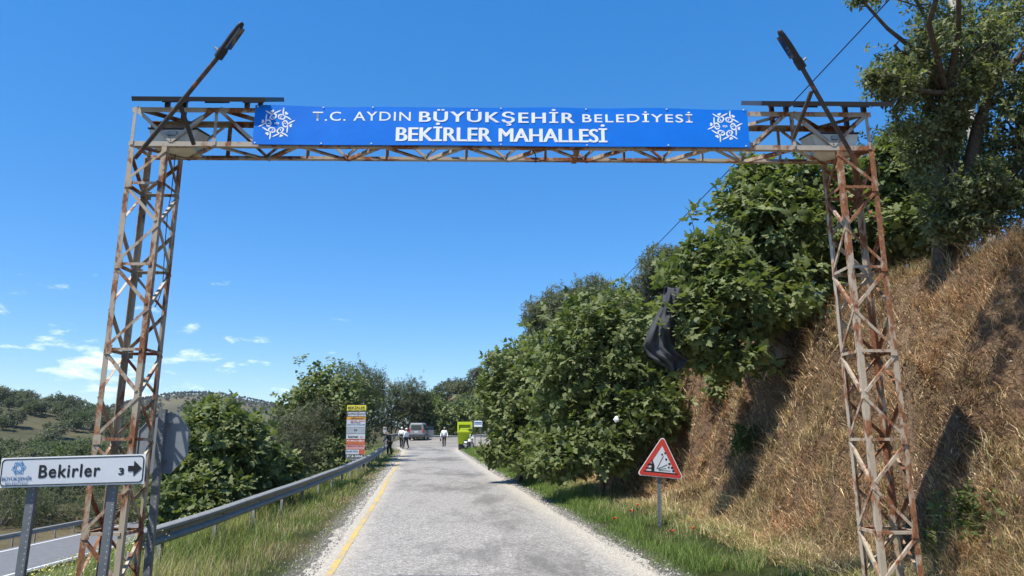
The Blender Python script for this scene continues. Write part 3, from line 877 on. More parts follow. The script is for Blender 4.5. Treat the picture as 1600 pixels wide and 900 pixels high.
# loose cables in the left tower and under the girder
def cable(name, label, pts, r, cat='cable', group=None):
    o = MB().tube(pts, r, 6).build(name, M['wire'], None, False)
    base = Vector(pts[0]); o.data.transform(Matrix.Translation(-base)); o.location = base
    return tag(o, label, cat, group)
cable('loose_cable', 'thin black cable hanging down inside the left tower', [at(274, 240, 7.40), at(268, 300, 7.42), at(262, 330, 7.40), at(258, 380, 7.42), at(254, 450, 7.41), at(247, 470, 7.40), at(242, 480, 7.40)], 0.005)
cable('loose_cable', 'black cable end looping under the middle of the girder', [at(828, 236, 7.17), at(831, 234, 7.18), at(836, 240, 7.2), at(838, 248, 7.22), at(837, 254, 7.22)], 0.006)

# ------------------------------------------------------------------ road signs
def channel_post(root, top, bottom, w=0.075, dep=0.04, yaw=0.0, name='post'):
    """Cold-rolled C-channel post with a row of punched holes along its edge."""
    mb = MB(); top, bottom = Vector(top), Vector(bottom); t = 0.004
    d = (top - bottom).normalized(); s = Vector((math.cos(yaw), math.sin(yaw), 0)); n = d.cross(s).normalized() * -1
    s = (s - d * s.dot(d)).normalized()
    sec = [(-w/2, 0), (w/2, 0), (w/2, dep), (w/2 - 0.012, dep), (w/2 - 0.012, dep - t), (w/2 - t, dep - t), (w/2 - t, t), (-w/2 + t, t), (-w/2 + t, dep - t), (-w/2 + 0.012, dep - t), (-w/2 + 0.012, dep), (-w/2, dep)]
    k = len(sec); nn = -n
    P = [q + s * a + nn * b for q in (bottom, top) for a, b in sec]
    F = [(i, (i + 1) % k, k + (i + 1) % k, k + i) for i in range(k)]
    mb.add(P, F)
    o = mb.build(name, M['post'], root)
    h = MB(); L = (top - bottom).length
    q = 0.3
    while q < L - 0.05:
        c = bottom + d * q + s * (w / 2 - 0.018) - nn * 0.0015
        h.add([c + s * a + d * b for a, b in ((-.0025, -.005), (.0025, -.005), (.0025, .005), (-.0025, .005))], [(0, 1, 2, 3)]); q += 0.05
    h.build('punched_holes', M['signedge'], o)['kind'] = 'stuff'
    return o

def rounded_rect(x0, x1, z0, z1, r, seg=6):
    out = []
    for cx_, cz_, a0 in ((x1 - r, z1 - r, 0), (x0 + r, z1 - r, 90), (x0 + r, z0 + r, 180), (x1 - r, z0 + r, 270)):
        for i in range(seg + 1):
            a = math.radians(a0 + 90 * i / seg); out.append((cx_ + r * math.cos(a), cz_ + r * math.sin(a)))
    return out

def ring_prism(mb, outer, inner, y0, y1):
    n = len(outer)
    P = [Vector((x, y, z)) for pl, y in ((outer, y0), (inner, y0), (outer, y1), (inner, y1)) for x, z in pl]
    F = []
    for i in range(n):
        j = (i + 1) % n
        F += [(i, j, n + j, n + i), (2*n + i, 3*n + i, 3*n + j, 2*n + j), (i, 2*n + i, 2*n + j, j), (n + i, n + j, 3*n + j, 3*n + i)]
    mb.add(P, F); return mb

def direction_sign():
    D = 6.5
    a, b = at(-3, 762.5, D), at(224.5, 756, D)           # lower edge ends
    W = (b - a).length; Hh = (at(0, 715, D) - at(0, 761.8, D)).z * 1.0
    ang = math.atan2(b.z - a.z, b.x - a.x)
    px1, px2 = at(44, 760, D), at(171, 757, D)
    g1, g2 = hz(px1.x, D + .03), hz(px2.x, D + .03)
    root = thing('direction_sign', 'white direction sign with blue emblem and black arrow on two posts', 'road sign', (px1.x, D, g1))
    Ms = Matrix.Translation(a) @ Matrix.Rotation(-ang, 4, 'Y')
    def put(name, me, mt, par=None):
        me.transform(Ms); return link(name, me, mt, root, True)
    plate = MB().prism(rounded_rect(0, W, 0, Hh, 0.012), 0.0, 0.004).mesh('sign_plate')
    pl = put('sign_plate', plate, M['signedge'])
    put('sign_face', MB().prism(rounded_rect(0.012, W - 0.012, 0.016, Hh - 0.012, 0.03), -0.003, -0.0005).mesh('sign_face'), M['signwhite'])
    mb = MB(); ring_prism(mb, rounded_rect(0.011, W - 0.011, 0.014, Hh - 0.011, 0.035), rounded_rect(0.0185, W - 0.0185, 0.0215, Hh - 0.0185, 0.03), -0.006, -0.0032)
    put('border', mb.mesh('border'), M['black'])
    sx = lambda px: (px + 3) / 227.5 * W
    def sz(px, py):                                       # height above the tilted lower edge
        base = 762.5 + (756 - 762.5) * (px + 3) / 227.5
        return (base - py) / 46.5 * Hh
    def letters(body, p0, p1, ytop, ybot, mt, bold, sp=1.0):
        m_ = (p0 + p1) / 2
        me = text_mesh(body, sx(p0), sx(p1), sz(m_, ybot), sz(m_, ytop), bold, sp)
        deform(me, lambda c: c + Vector((0, -0.0065, 0)))
        put('lettering', me, mt)
    letters('Bekirler', 58.5, 155, 725.5, 745.8, M['black'], 0.018, 1.12)
    letters('3', 184, 192.5, 731, 742, M['black'], 0.03)
    letters('BÜYÜKŞEHİR', 2, 49, 743.5, 752.5, M['navy'], 0.012)
    letters('BELEDİYESİ', 8, 43, 751.8, 757.5, M['navy'], 0.0, 1.1)
    # arrow
    ar = [(198.5, 728), (207.5, 728), (207.5, 720), (219.8, 731.5), (207.5, 743.5), (207.5, 736.2), (198.5, 736.2)]
    me = MB().prism([(sx(p), sz(p, q)) for p, q in ar], -0.0075, -0.0035).mesh('arrow'); put('arrow', me, M['black'])
    e = emblem_mb(0.066, 0.085).mesh('emblem')
    deform(e, lambda c: c + Vector((sx(26.5), -0.0065, sz(26.5, 731.5)))); put('emblem', e, M['midblue'])
    for p, g in ((px1, g1), (px2, g2)):
        q = Vector((p.x, D + 0.05, p.z + Hh * 0.8))
        channel_post(root, q, (p.x - 0.008, D + 0.05, g - 0.3), 0.075, 0.04)
    for p in (px1, px2):
        for k in (0.25, 0.7):
            c = Ms @ Vector((p.x - a.x, 0.0, Hh * k))
            MB().box((c.x - 0.055, D + 0.006, c.z - 0.015), (c.x + 0.055, D + 0.048, c.z + 0.015)).build('bracket', M['post'], root)
direction_sign()

def octagon_sign():
    D = 7.80
    c = at(255, 692, D); R = 0.285
    g = hz(c.x, D)
    root = thing('octagonal_sign', 'grey back of an octagonal sign on a post behind the left tower', 'road sign', (c.x, D, g))
    oc = [(c.x + R * 1.06 * math.cos(math.radians(22.5 + 45 * k)), c.z + R * 1.28 * math.sin(math.radians(22.5 + 45 * k))) for k in range(8)]
    oc = [(c.x + R * 1.05 * math.cos(math.radians(22.5 + 45 * k)), c.z + R * 1.22 * math.sin(math.radians(22.5 + 45 * k))) for k in range(8)]
    MB().prism(oc, D, D + 0.004).build('sign_plate', M['signback'], root)
    oi = [(c.x + (x - c.x) * 0.965, c.z + (z - c.z) * 0.965) for x, z in oc]
    mb = MB(); ring_prism(mb, oc, oi, D - 0.012, D - 0.0005); mb.build('plate_rim', M['signback'], root)
    MB().prism(oi, D + 0.005, D + 0.007).build('sign_face', M['signred'], root)
    channel_post(root, (c.x - 0.005, D - 0.085, c.z + 0.355), (c.x + 0.01, D - 0.085, g - 0.3), 0.072, 0.05)
    for k in (-0.2, 0.2):
        MB().box((c.x - 0.06, D - 0.034, c.z + k - 0.016), (c.x + 0.06, D - 0.001, c.z + k + 0.016)).build('bracket', M['post'], root)
octagon_sign()

def gravel_sign():
    D = 13.9
    A, Bv, Cv = at(1035.5, 681.5, D), at(995.5, 741.5, D), at(1067.5, 748.5, D)
    cen = (A + Bv + Cv) / 3
    foot = on_ground(1025, D)
    root = thing('warning_sign', 'red bordered triangular loose gravel warning sign leaning on a grey post', 'road sign', foot)
    # local frame of the tilted triangle
    ex = (Cv - Bv).normalized(); ez = Vector((-ex.z, 0, ex.x)); mid = (Bv + Cv) / 2
    S = (Cv - Bv).length; Ht = (A - mid).dot(ez); sh = (A - mid).dot(ex)
    Ms = Matrix(((ex.x, 0, ez.x, mid.x), (0, 1, 0, D), (ex.z, 0, ez.z, mid.z), (0, 0, 0, 1)))
    tri = [(-S/2, 0), (S/2, 0), (sh, Ht)]
    def rtri(inset, r=0.05, seg=5):
        out = []; ctr = Vector((sum(p[0] for p in tri)/3, sum(p[1] for p in tri)/3))
        P = []
        n = 3
        for i in range(3):
            p = Vector(tri[i]); e0 = (Vector(tri[i-1]) - p).normalized(); e1 = (Vector(tri[(i+1) % 3]) - p).normalized()
            half = math.acos(max(-1, min(1, e0.dot(e1)))) / 2
            bis = (e0 + e1).normalized(); p = p + bis * (inset / math.sin(half))
            tl = r / math.tan(half); c = p + bis * (r / math.sin(half))
            a, b = p + e0 * tl - c, p + e1 * tl - c
            a0, a1 = math.atan2(a.y, a.x), math.atan2(b.y, b.x)
            while a1 - a0 > math.pi: a1 -= 2 * math.pi
            while a1 - a0 < -math.pi: a1 += 2 * math.pi
            for k in range(seg + 1):
                an = a0 + (a1 - a0) * k / seg; P.append((c.x + r * math.cos(an), c.y + r * math.sin(an)))
        return P
    def put(name, mb, mt):
        me = mb.mesh(name); me.transform(Ms); return link(name, me, mt, root, True)
    put('sign_plate', MB().prism(rtri(-0.008, 0.05), 0.0, 0.005), M['signedge'])
    put('red_border', ring_prism(MB(), rtri(0.004, 0.045), rtri(0.092, 0.006), -0.004, -0.0005), M['signred'])
    put('sign_face', MB().prism(rtri(0.09, 0.006), -0.002, -0.0004), M['signwhite'])
    # the picture: rear of a car throwing stones
    k = S / 72.0
    inv = Ms.inverted()
    def L(px, py):
        q = inv @ at(px, py, D); return (q.x, q.z)
    def line(p, q, w):
        a, b = Vector(L(*p)), Vector(L(*q)); d = (b - a).normalized(); s = Vector((-d.y, d.x)) * w / 2
        return [(a + s)[:], (a - s)[:], (b - s)[:], (b + s)[:]]
    y0, y1 = -0.0055, -0.0025
    mb = MB()
    for p, q, w in (((1026, 733), (1036.5, 712.5), .010), ((1028, 732.5), (1042.5, 726), .010), ((1029, 733.5), (1041, 731.8), .008), ((1029, 734.8), (1047.5, 735.8), .008)):
        mb.prism(line(p, q, w), y0, y1)
    put('spray_lines', mb, M['black'])
    for px, py, r in ((1034.5, 710.2, 1.5), (1039, 708, 1.5), (1040.8, 717.8, 1.7), (1045.8, 725, 1.9), (1044.8, 730.3, 1.5), (1050, 731, 2.0), (1052, 736, 2.0)):
        c = L(px, py); rr = r * k
        put('stone_mark', MB().prism([(c[0] + rr * math.cos(a * math.pi / 4), c[1] + rr * math.sin(a * math.pi / 4)) for a in range(8)], y0, y1), M['black'])
    car = [(1013, 724), (1018.5, 724), (1018.2, 719), (1017, 718), (1018.5, 717.2), (1020, 719.5), (1022.5, 727), (1022.3, 736), (1017.5, 736), (1017.5, 732.5), (1008, 731.8), (1009.5, 730), (1017.5, 730.5), (1017.8, 727), (1011.5, 726.5)]
    put('car_mark', MB().prism([L(*p) for p in car], y0, y1), M['black'])
    put('road_mark', MB().prism(line((1005.5, 735.5), (1059, 741), .022), y0, y1), M['black'])
    top = at(1031, 742, D); top = Vector((top.x, D + 0.045, top.z))
    tt = top + (top - Vector((foot.x, D + .045, foot.z))) * 0.35
    channel_post(root, tt, (foot.x, D + 0.045, foot.z - 0.25), 0.072, 0.04)
    MB().box((mid.x - 0.02 + ez.x * .1 - .03, D + 0.006, mid.z + 0.08), (mid.x + ez.x * .1 + .05, D + 0.043, mid.z + 0.11)).build('bracket', M['post'], root)
    MB().tube([Ms @ Vector((0.01, -0.004, 0.045)), Ms @ Vector((0.01, -0.011, 0.045))], 0.008, 8).build('bolt', M['galv'], root)
gravel_sign()

def advert_board():
    D = 32.0
    g = on_ground(556, D)
    root = thing('advert_board', 'tall narrow board of stacked advertising panels behind the guardrail', 'advert board', g)
    # (bottom py, top py, material, lettering list)
    rows = [(641.8, 633.0, 'yellow', [('BEKİRLER', 634, 639, 'black', 543.5, 571), ('ZEYTİNYAĞI', 639.3, 641.6, 'black', 544, 571)]),
            (650.8, 642.8, 'darkpanel', [('HAYVAN SATIŞI', 643.6, 647, 'white', 543.5, 571), ('KURBANLIK ADAKLIK', 647.6, 650.5, 'white', 544, 572)]),
            (655.6, 651.4, 'orange', [('HIRDAVAT', 652.4, 655, 'black', 548, 570)]),
            (667.0, 656.0, 'signwhite', [('EROL PAN', 656.8, 659.4, 'redpanel', 548, 570), ('MUTFAK', 659.8, 661.6, 'black', 548, 564), ('BANYO DOLABI', 662.5, 664.6, 'navy', 543, 570)]),
            (677.6, 667.4, 'greypanel', [('54', 670.5, 673.5, 'black', 553, 558)]),
            (686.0, 678.2, 'signwhite', [('kısmet', 680, 684.5, 'black', 544, 560), ('et', 681, 684, 'pinkpanel', 562.5, 568)]),
            (694.6, 686.6, 'redpanel', [('Kutsuoğlu', 687.3, 690.3, 'white', 542, 569), ('Yapı Market', 691, 693.6, 'orange', 543, 568)]),
            (702.0, 695.0, 'pinkpanel', [('HIRDAVAT BOYA', 696, 698, 'black', 541.5, 568)]),
            (709.8, 702.6, 'signwhite', [('Emlak Ofisi', 704, 706.5, 'navy', 541, 559)]),
            (725.5, 710.4, 'darkpanel', [('EV & ARSA', 711.2, 714.4, 'white', 542, 567), ('SATILIK KİRALIK', 716, 718.5, 'signwhite', 541, 567), ('TARLA', 720, 723, 'signwhite', 542, 562)])]
    for i, (pb, pt, mt, texts) in enumerate(rows):
        x0 = np.interp(pb, [633, 726], [542.2, 539.5]); x1 = np.interp(pb, [633, 726], [572.5, 569.0])
        a, b = at(x0, pb, D), at(x1, pt, D)
        pn = MB().box((a.x, D, a.z), (b.x, D + 0.02, b.z)).build('advert_panel', M[mt], root)
        if mt == 'signwhite' and pb > 700:
            c = at(560.5, pb, D); MB().box((c.x, D - 0.003, a.z + .005), (b.x - .005, D - 0.0005, b.z - .005)).build('red_patch', M['redpanel'], pn)
        if mt == 'greypanel':
            for p in (552.0, 559.5):
                c = at(p, pb, D); MB().box((c.x, D - 0.003, a.z + .02), (c.x + .008, D - 0.0005, b.z - .02)).build('panel_rule', M['signwhite'], pn)
        for body, t, bt, tm, p0, p1 in texts:
            q0, q1 = at(p0, bt, D), at(p1, t, D)
            me = text_mesh(body, q0.x, q1.x, q0.z, q1.z, 0.02)
            deform(me, lambda c: Vector((c.x, D - 0.004, c.z))); link('lettering', me, M[tm], pn, True)
    for p in (544, 567):
        t = at(p, 634, D); b = at(p - 2, 720, D)
        MB().bar((b.x, D + 0.05, g.z - 0.3), (t.x, D + 0.05, t.z), 0.05, 0.05, (0, 1, 0)).build('post', M['post'], root)
advert_board()

def marker_sign():
    D = 44.0
    t = at(600.5, 667, D); b = at(600.5, 683, D)
    g = on_ground(598.5, D)
    root = thing('marker_sign', 'small white plate on a thin pole beside the bend of the guardrail', 'road sign', g)
    MB().box((t.x - .07, D, b.z + .2), (t.x + .13, D + .02, t.z)).build('sign_plate', M['signedge'], root)
    MB().box((t.x - .05, D - .004, b.z + .45), (t.x + .11, D - .001, t.z - .05)).build('sign_face', M['greypanel'], root)
    MB().tube([(t.x + .02, D + .045, g.z - .3), (t.x + .03, D + .045, t.z)], 0.022, 8).build('post', M['post'], root)
marker_sign()

def white_board():
    D = 62.0
    a, b = at(740.5, 667, D), at(753.5, 657.5, D)
    g = hz((a.x + b.x) / 2, D + .1)
    root = thing('notice_board', 'white board with two dark blue bands beyond the yellow-green bin', 'notice board', ((a.x + b.x) / 2, D, g))
    MB().box((a.x, D, a.z), (b.x, D + .03, b.z)).build('sign_plate', M['white'], root)
    for z0, z1 in ((.62, .80), (.40, .54)):
        h = b.z - a.z
        MB().box((a.x + .03, D - .006, a.z + h * z0), (b.x - .04, D - .001, a.z + h * z1)).build('blue_band', M['navy'], root)
    for x in (a.x + .1, b.x - .1):
        MB().tube([(x, D + .06, g - .3), (x, D + .06, b.z - .05)], .03, 8).build('post', M['post'], root)
white_board()

# ------------------------------------------------------------------ guardrails
WPROF = [(-.155, .012), (-.135, .0), (-.10, .0), (-.055, .075), (-.03, .082), (-.008, .012), (.008, .012), (.03, .082), (.055, .075), (.10, .0), (.135, .0), (.155, .012)]
WPROF = [(-.155, .0), (-.130, .055), (-.115, .075), (-.070, .075), (-.055, .06), (-.030, .005), (.030, .005), (.055, .06), (.070, .075), (.115, .075), (.130, .055), (.155, .0)]
def rail_section(pts, face, root, mt):
    """W-beam along pts (centre line); face(i) is the unit normal towards the traffic."""
    P = []; F = []; k = len(WPROF)
    for i, p in enumerate(pts):
        n = face[i]
        for z, d in WPROF: P.append(p + n * d + Vector((0, 0, z)))
        for z, d in WPROF: P.append(p + n * (d - 0.006) + Vector((0, 0, z)))
    st = 2 * k
    for i in range(len(pts) - 1):
        for j in range(k - 1):
            a = i * st + j
            F.append((a, a + st, a + st + 1, a + 1))
            a += k; F.append((a, a + 1, a + st + 1, a + st))
        for j0, j1 in ((0, k), (k - 1, 2 * k - 1)):
            F.append((i*st + j0, (i+1)*st + j0, (i+1)*st + j1, i*st + j1))
    mb = MB(); mb.add(P, F, False)
    return mb.build('rail_beam', mt, root)

def guardrail(path, label, top=0.75, zoff=None, flip=1, post_step=2.0, cap=True, base_z=None):
    """path: list of (x, y)."""
    path = [Vector((p[0], p[1], 0)) for p in path]
    # Catmull-Rom resample
    dense = []
    for i in range(len(path) - 1):
        p0, p1, p2, p3 = path[max(i-1, 0)], path[i], path[i+1], path[min(i+2, len(path)-1)]
        for s in range(12):
            t = s / 12
            dense.append(0.5 * ((2*p1) + (p2-p0)*t + (2*p0-5*p1+4*p2-p3)*t*t + (3*p1-p0-3*p2+p3)*t**3))
    dense.append(path[-1])
    cum = [0]
    for a, b in zip(dense, dense[1:]): cum.append(cum[-1] + (b - a).length)
    def pt(s):
        x = np.interp(s, cum, [p.x for p in dense]); y = np.interp(s, cum, [p.y for p in dense])
        return Vector((x, y, 0))
    zs = lambda p: (base_z if base_z is not None else hz(p.x, p.y))
    Ltot = cum[-1]
    # smooth ground line
    ss = np.arange(0, Ltot + 1, 1.0); zz = np.array([zs(pt(s)) for s in ss]); ker = np.ones(7) / 7
    zsm = np.convolve(np.pad(zz, 3, 'edge'), ker, 'valid')
    gl = lambda s: float(np.interp(s, ss, zsm))
    o = pt(0); root = thing('guardrail', label, 'guardrail', (o.x, o.y, gl(0)))
    def nrm(s):
        d = (pt(min(s + .2, Ltot)) - pt(max(s - .2, 0))).normalized()
        return Vector((d.y, -d.x, 0)) * flip
    sec = 4.0; s = 0
    while s < Ltot - 0.1:
        e = min(s + sec + 0.12, Ltot); q = np.linspace(s, e, 7)
        proud = 0.004 if int(round(s / sec)) % 2 else 0.0
        rail_section([pt(v) + Vector((0, 0, gl(v) + top - .155)) + nrm(v) * proud for v in q], [nrm(v) for v in q], root, M['galv'])
        s += sec
    s = 1.0
    while s < Ltot:
        p = pt(s); n = nrm(s); z = gl(s); d = Vector((n.y, -n.x, 0))
        mb = MB()
        c = p - n * 0.115
        # C-section post
        mb.box((-.05, -.03, -.6), (-.044, .03, top - .04 - 0.0), Matrix.Translation((c.x, c.y, z)) @ Matrix(((d.x, n.x, 0, 0), (d.y, n.y, 0, 0), (0, 0, 1, 0), (0, 0, 0, 1))))
        mb.box((-.0435, .024, -.6), (.05, .03, top - .04), Matrix.Translation((c.x, c.y, z)) @ Matrix(((d.x, n.x, 0, 0), (d.y, n.y, 0, 0), (0, 0, 1, 0), (0, 0, 0, 1))))
        mb.box((.044, -.03, -.6), (.05, .0235, top - .04), Matrix.Translation((c.x, c.y, z)) @ Matrix(((d.x, n.x, 0, 0), (d.y, n.y, 0, 0), (0, 0, 1, 0), (0, 0, 0, 1))))
        po = mb.build('rail_post', M['galv'], root)
        sp = MB(); Mx = Matrix.Translation((c.x, c.y, z)) @ Matrix(((d.x, n.x, 0, 0), (d.y, n.y, 0, 0), (0, 0, 1, 0), (0, 0, 0, 1)))
        sp.box((-.04, .031, top - .25), (.04, .112, top - .06), Mx)
        sp.build('spacer_block', M['galv'], po)
        b = MB(); b.box((-.015, .118, top - .168), (.015, .13, top - .142), Mx); b.build('bolt', M['dark'], po)
        s += post_step
    if cap:
        p = pt(0); n = nrm(0); d = (pt(.3) - pt(0)).normalized(); z = gl(0) + top - .155
        P = []; F = []
        for i in range(9):
            a = math.pi * i / 8
            q = p - d * (0.10 * math.sin(a)) + n * (.085 - 0.17 * i / 8 - .0)
            P += [q + Vector((0, 0, -.165)), q + Vector((0, 0, .165))]
        F = [(2*i, 2*i+1, 2*i+3, 2*i+2) for i in range(8)]
        P2 = [v + d * 0.006 for v in P]; m = len(P)
        F2 = F + [tuple(m + i for i in reversed(f)) for f in F] + [(2*i, 2*i+2, m+2*i+2, m+2*i) for i in range(8)] + [(2*i+1, m+2*i+1, m+2*i+3, 2*i+3) for i in range(8)]
        MB().add(P + P2, F2, False).build('end_cap', M['galv'], root)
    return root
def uy(y, u): return (0.9 - .128 * y + u, y)
guardrail([uy(11.0, -5.1), uy(14.8, -4.5), uy(20, -3.95), uy(30, -3.35), uy(45, -3.25), uy(58, -3.3), (-11.6, 66), (-13.0, 75), (-12.8, 82), (-10.6, 86.2), (-6.5, 88.2), (-1, 89.6), (5, 92)],
          'grey steel guardrail along the left edge of the road', 0.71)
guardrail([(lowx(y) - 3.5, y) for y in (26, 36, 46, 60, 80)], 'grey guardrail along the far side of the lower road', 0.78, flip=1, base_z=-4.18, cap=False)

# ------------------------------------------------------------------ utility poles and the overhead line
def utility_pole(x, y, top, label, r=0.15):
    g = hz(x, y)
    root = thing('utility_pole', label, 'utility pole', (x, y, g), 'utility poles carrying the line')
    MB().tube([(x, y, g - .4), (x, y, (g + top) / 2), (x, y, top)], [r, r * .85, r * .7], 12).build('pole', M['concrete'], root)
    MB().box((x - .5, y - .04, top - .35), (x + .5, y + .04, top - .25)).build('crossarm', M['dark'], root)
    for dx in (-.42, .42):
        MB().tube([(x + dx, y, top - .248), (x + dx, y, top - .1)], .03, 8).build('insulator', M['white'], root)
A_ = at(1480, -98, 16.0); B_ = at(951, 458, 48.0)
utility_pole(A_.x + .05, 16.2, A_.z + .35, 'pale concrete utility pole half hidden by the tree at the upper right', 0.14)
utility_pole(B_.x, 48.0, B_.z + .3, 'utility pole hidden among the trees where the overhead line ends', 0.12)
pts = [A_.lerp(B_, t) + Vector((0, 0, -0.15 * 4 * t * (1 - t))) for t in [i / 24 for i in range(25)]]
cable('overhead_wire', 'single black overhead wire slanting down behind the portal', pts, 0.021, 'wire')

# ------------------------------------------------------------------ leaves
def leaf_fig():
    half = [(0.0, 0.0), (0.20, -0.06), (0.40, 0.10), (0.25, 0.30), (0.47, 0.56), (0.21, 0.58), (0.13, 0.86), (0.0, 1.0)]
    out = half + [(-x, y) for x, y in half[-2:0:-1]]
    V = [(0, 0.34)] + out
    Z = [(x, y, -0.22 * abs(x) - 0.28 * y * y + 0.10 * y) for x, y in V]
    n = len(out)
    return np.array(Z), np.array([(0, 1 + i, 1 + (i + 1) % n) for i in range(n)])
def leaf_fig_simple():
    out = [(0, 0), (0.34, 0.10), (0.42, 0.52), (0, 1.0), (-0.42, 0.52), (-0.34, 0.10)]
    V = [(0, 0.35)] + out
    Z = [(x, y, -0.22 * abs(x) - 0.25 * y * y) for x, y in V]
    return np.array(Z), np.array([(0, 1 + i, 1 + (i + 1) % 6) for i in range(6)])
def leaf_oval(w=0.2):
    V = [(0, 0, 0), (w, 0.42, -0.05), (0, 1.0, -0.10), (-w, 0.42, -0.05)]
    return np.array(V), np.array([(0, 1, 2), (0, 2, 3)])
LEAF_FIG, LEAF_FIG_S, LEAF_OVAL, LEAF_SLIM = leaf_fig(), leaf_fig_simple(), leaf_oval(0.24), leaf_oval(0.15)

def unit(a): return a / np.maximum(np.linalg.norm(a, axis=-1, keepdims=True), 1e-9)
def perp(a):
    r = rng.normal(size=a.shape); return unit(r - a * (r * a).sum(-1, keepdims=True))

def leaf_frames(dirs, normals):
    Y = unit(dirs); Zn = unit(normals - Y * (normals * Y).sum(-1, keepdims=True)); X = np.cross(Y, Zn)
    return np.stack([X, Y, Zn], -1)            # columns

def leaves_mesh(name, proto, R, loc, size, tint, smooth=False):
    pv, pf = proto
    V = np.einsum('nij,kj->nki', R, pv) * size[:, None, None] + loc[:, None, :]
    n, k = len(loc), len(pv)
    F = (pf[None] + (np.arange(n) * k)[:, None, None]).reshape(-1, 3)
    T = np.repeat(tint, k, axis=0)
    return mesh_np(name, V.reshape(-1, 3), F, T, smooth)

def crown_points(blobs, gap=0.0, shell=0.5, seed=0):
    """Sprig positions and outward axes through a union of lumpy ellipsoids."""
    P, A = [], []
    for c, r, n in blobs:
        c = np.array(c); r = np.array(r if hasattr(r, '__len__') else (r, r, r), float)
        d = unit(rng.normal(size=(n, 3)))
        lump = 1 + 0.30 * vnoise(d[:, 0] * 2.1 + c[0], d[:, 1] * 2.1 + c[1], d[:, 2] * 2.1 + c[2], seed) \
                 + 0.16 * vnoise(d[:, 0] * 5 + c[0], d[:, 1] * 5, d[:, 2] * 5, seed + 3)
        q = 1 - shell * rng.random(n) ** 1.6
        q = q + np.where(rng.random(n) < 0.13, rng.random(n) * 0.30, 0)
        p = c + d * r * (lump * q)[:, None]
        keep = vnoise(p[:, 0] * 1.9, p[:, 1] * 1.9, p[:, 2] * 1.9, seed + 5) > (-1 + gap)
        P.append(p[keep]); A.append(unit(d / r)[keep])
    return np.concatenate(P), np.concatenate(A)

def fig_leaves(P, A, size, per=7, pal=((0.050, 0.092, 0.020), (0.105, 0.150, 0.036))):
    """Whorls of big lobed leaves at the branch tips."""
    n = len(P)
    ax = unit(A * 0.75 + np.array([0, 0, 0.62]) + 0.45 * rng.normal(size=A.shape))
    s, t = perp(ax), None
    t = np.cross(ax, s)
    R, L, S, T = [], [], [], []
    base = rng.random(n)
    for k in range(per):
        an = 2.39996 * k + 6.28 * base
        po = math.radians(30 + 62 * (k + 0.5) / per) + 0.2 * rng.normal(size=n)
        rad = s * np.cos(an)[:, None] + t * np.sin(an)[:, None]
        d = ax * np.cos(po)[:, None] + rad * np.sin(po)[:, None]
        d = d + np.array([0, 0, -0.22]) + 0.16 * rng.normal(size=d.shape)
        nr = ax * 0.9 + np.array([0, 0, 0.5]) + 0.42 * rng.normal(size=d.shape)
        R.append(leaf_frames(d, nr))
        sz = size * (0.42 + 0.78 * rng.random(n))
        L.append(P - ax * (0.10 * size * k) + unit(d) * (0.30 * size)); S.append(sz)
        m = np.clip(0.5 + 0.28 * rng.normal(size=n) + 0.3 * (base - 0.5), 0, 1)[:, None]
        q = np.array(pal[0]) * (1 - m) + np.array(pal[1]) * m
        pale = rng.random(n) < 0.05
        q[pale] = np.array([0.20, 0.23, 0.10])
        T.append(q)
    return np.concatenate(R), np.concatenate(L), np.concatenate(S), np.concatenate(T)

def twig_leaves(P, A, size, per=12, length=0.25, pal=((0.05, 0.07, 0.025), (0.12, 0.14, 0.06)), droop=0.0):
    n = len(P)
    ax = unit(A + np.array([0, 0, 0.25 - droop]) + 0.55 * rng.normal(size=A.shape))
    s = perp(ax); t = np.cross(ax, s)
    R, L, S, T = [], [], [], []
    base = rng.random(n)
    for k in range(per):
        f = k / per
        an = 2.39996 * k + 6.28 * base
        rad = s * np.cos(an)[:, None] + t * np.sin(an)[:, None]
        d = ax * 0.55 + rad + 0.25 * rng.normal(size=ax.shape)
        nr = ax * 0.4 + np.array([0, 0, 0.8]) + 0.5 * rng.normal(size=ax.shape)
        R.append(leaf_frames(d, nr)); L.append(P + ax * (length * (f - 0.5))); S.append(size * (0.65 + 0.6 * rng.random(n)))
        m = np.clip(0.5 + 0.3 * rng.normal(size=n) + 0.4 * (base - 0.5), 0, 1)[:, None]
        T.append(np.array(pal[0]) * (1 - m) + np.array(pal[1]) * m)
    return np.concatenate(R), np.concatenate(L), np.concatenate(S), np.concatenate(T)

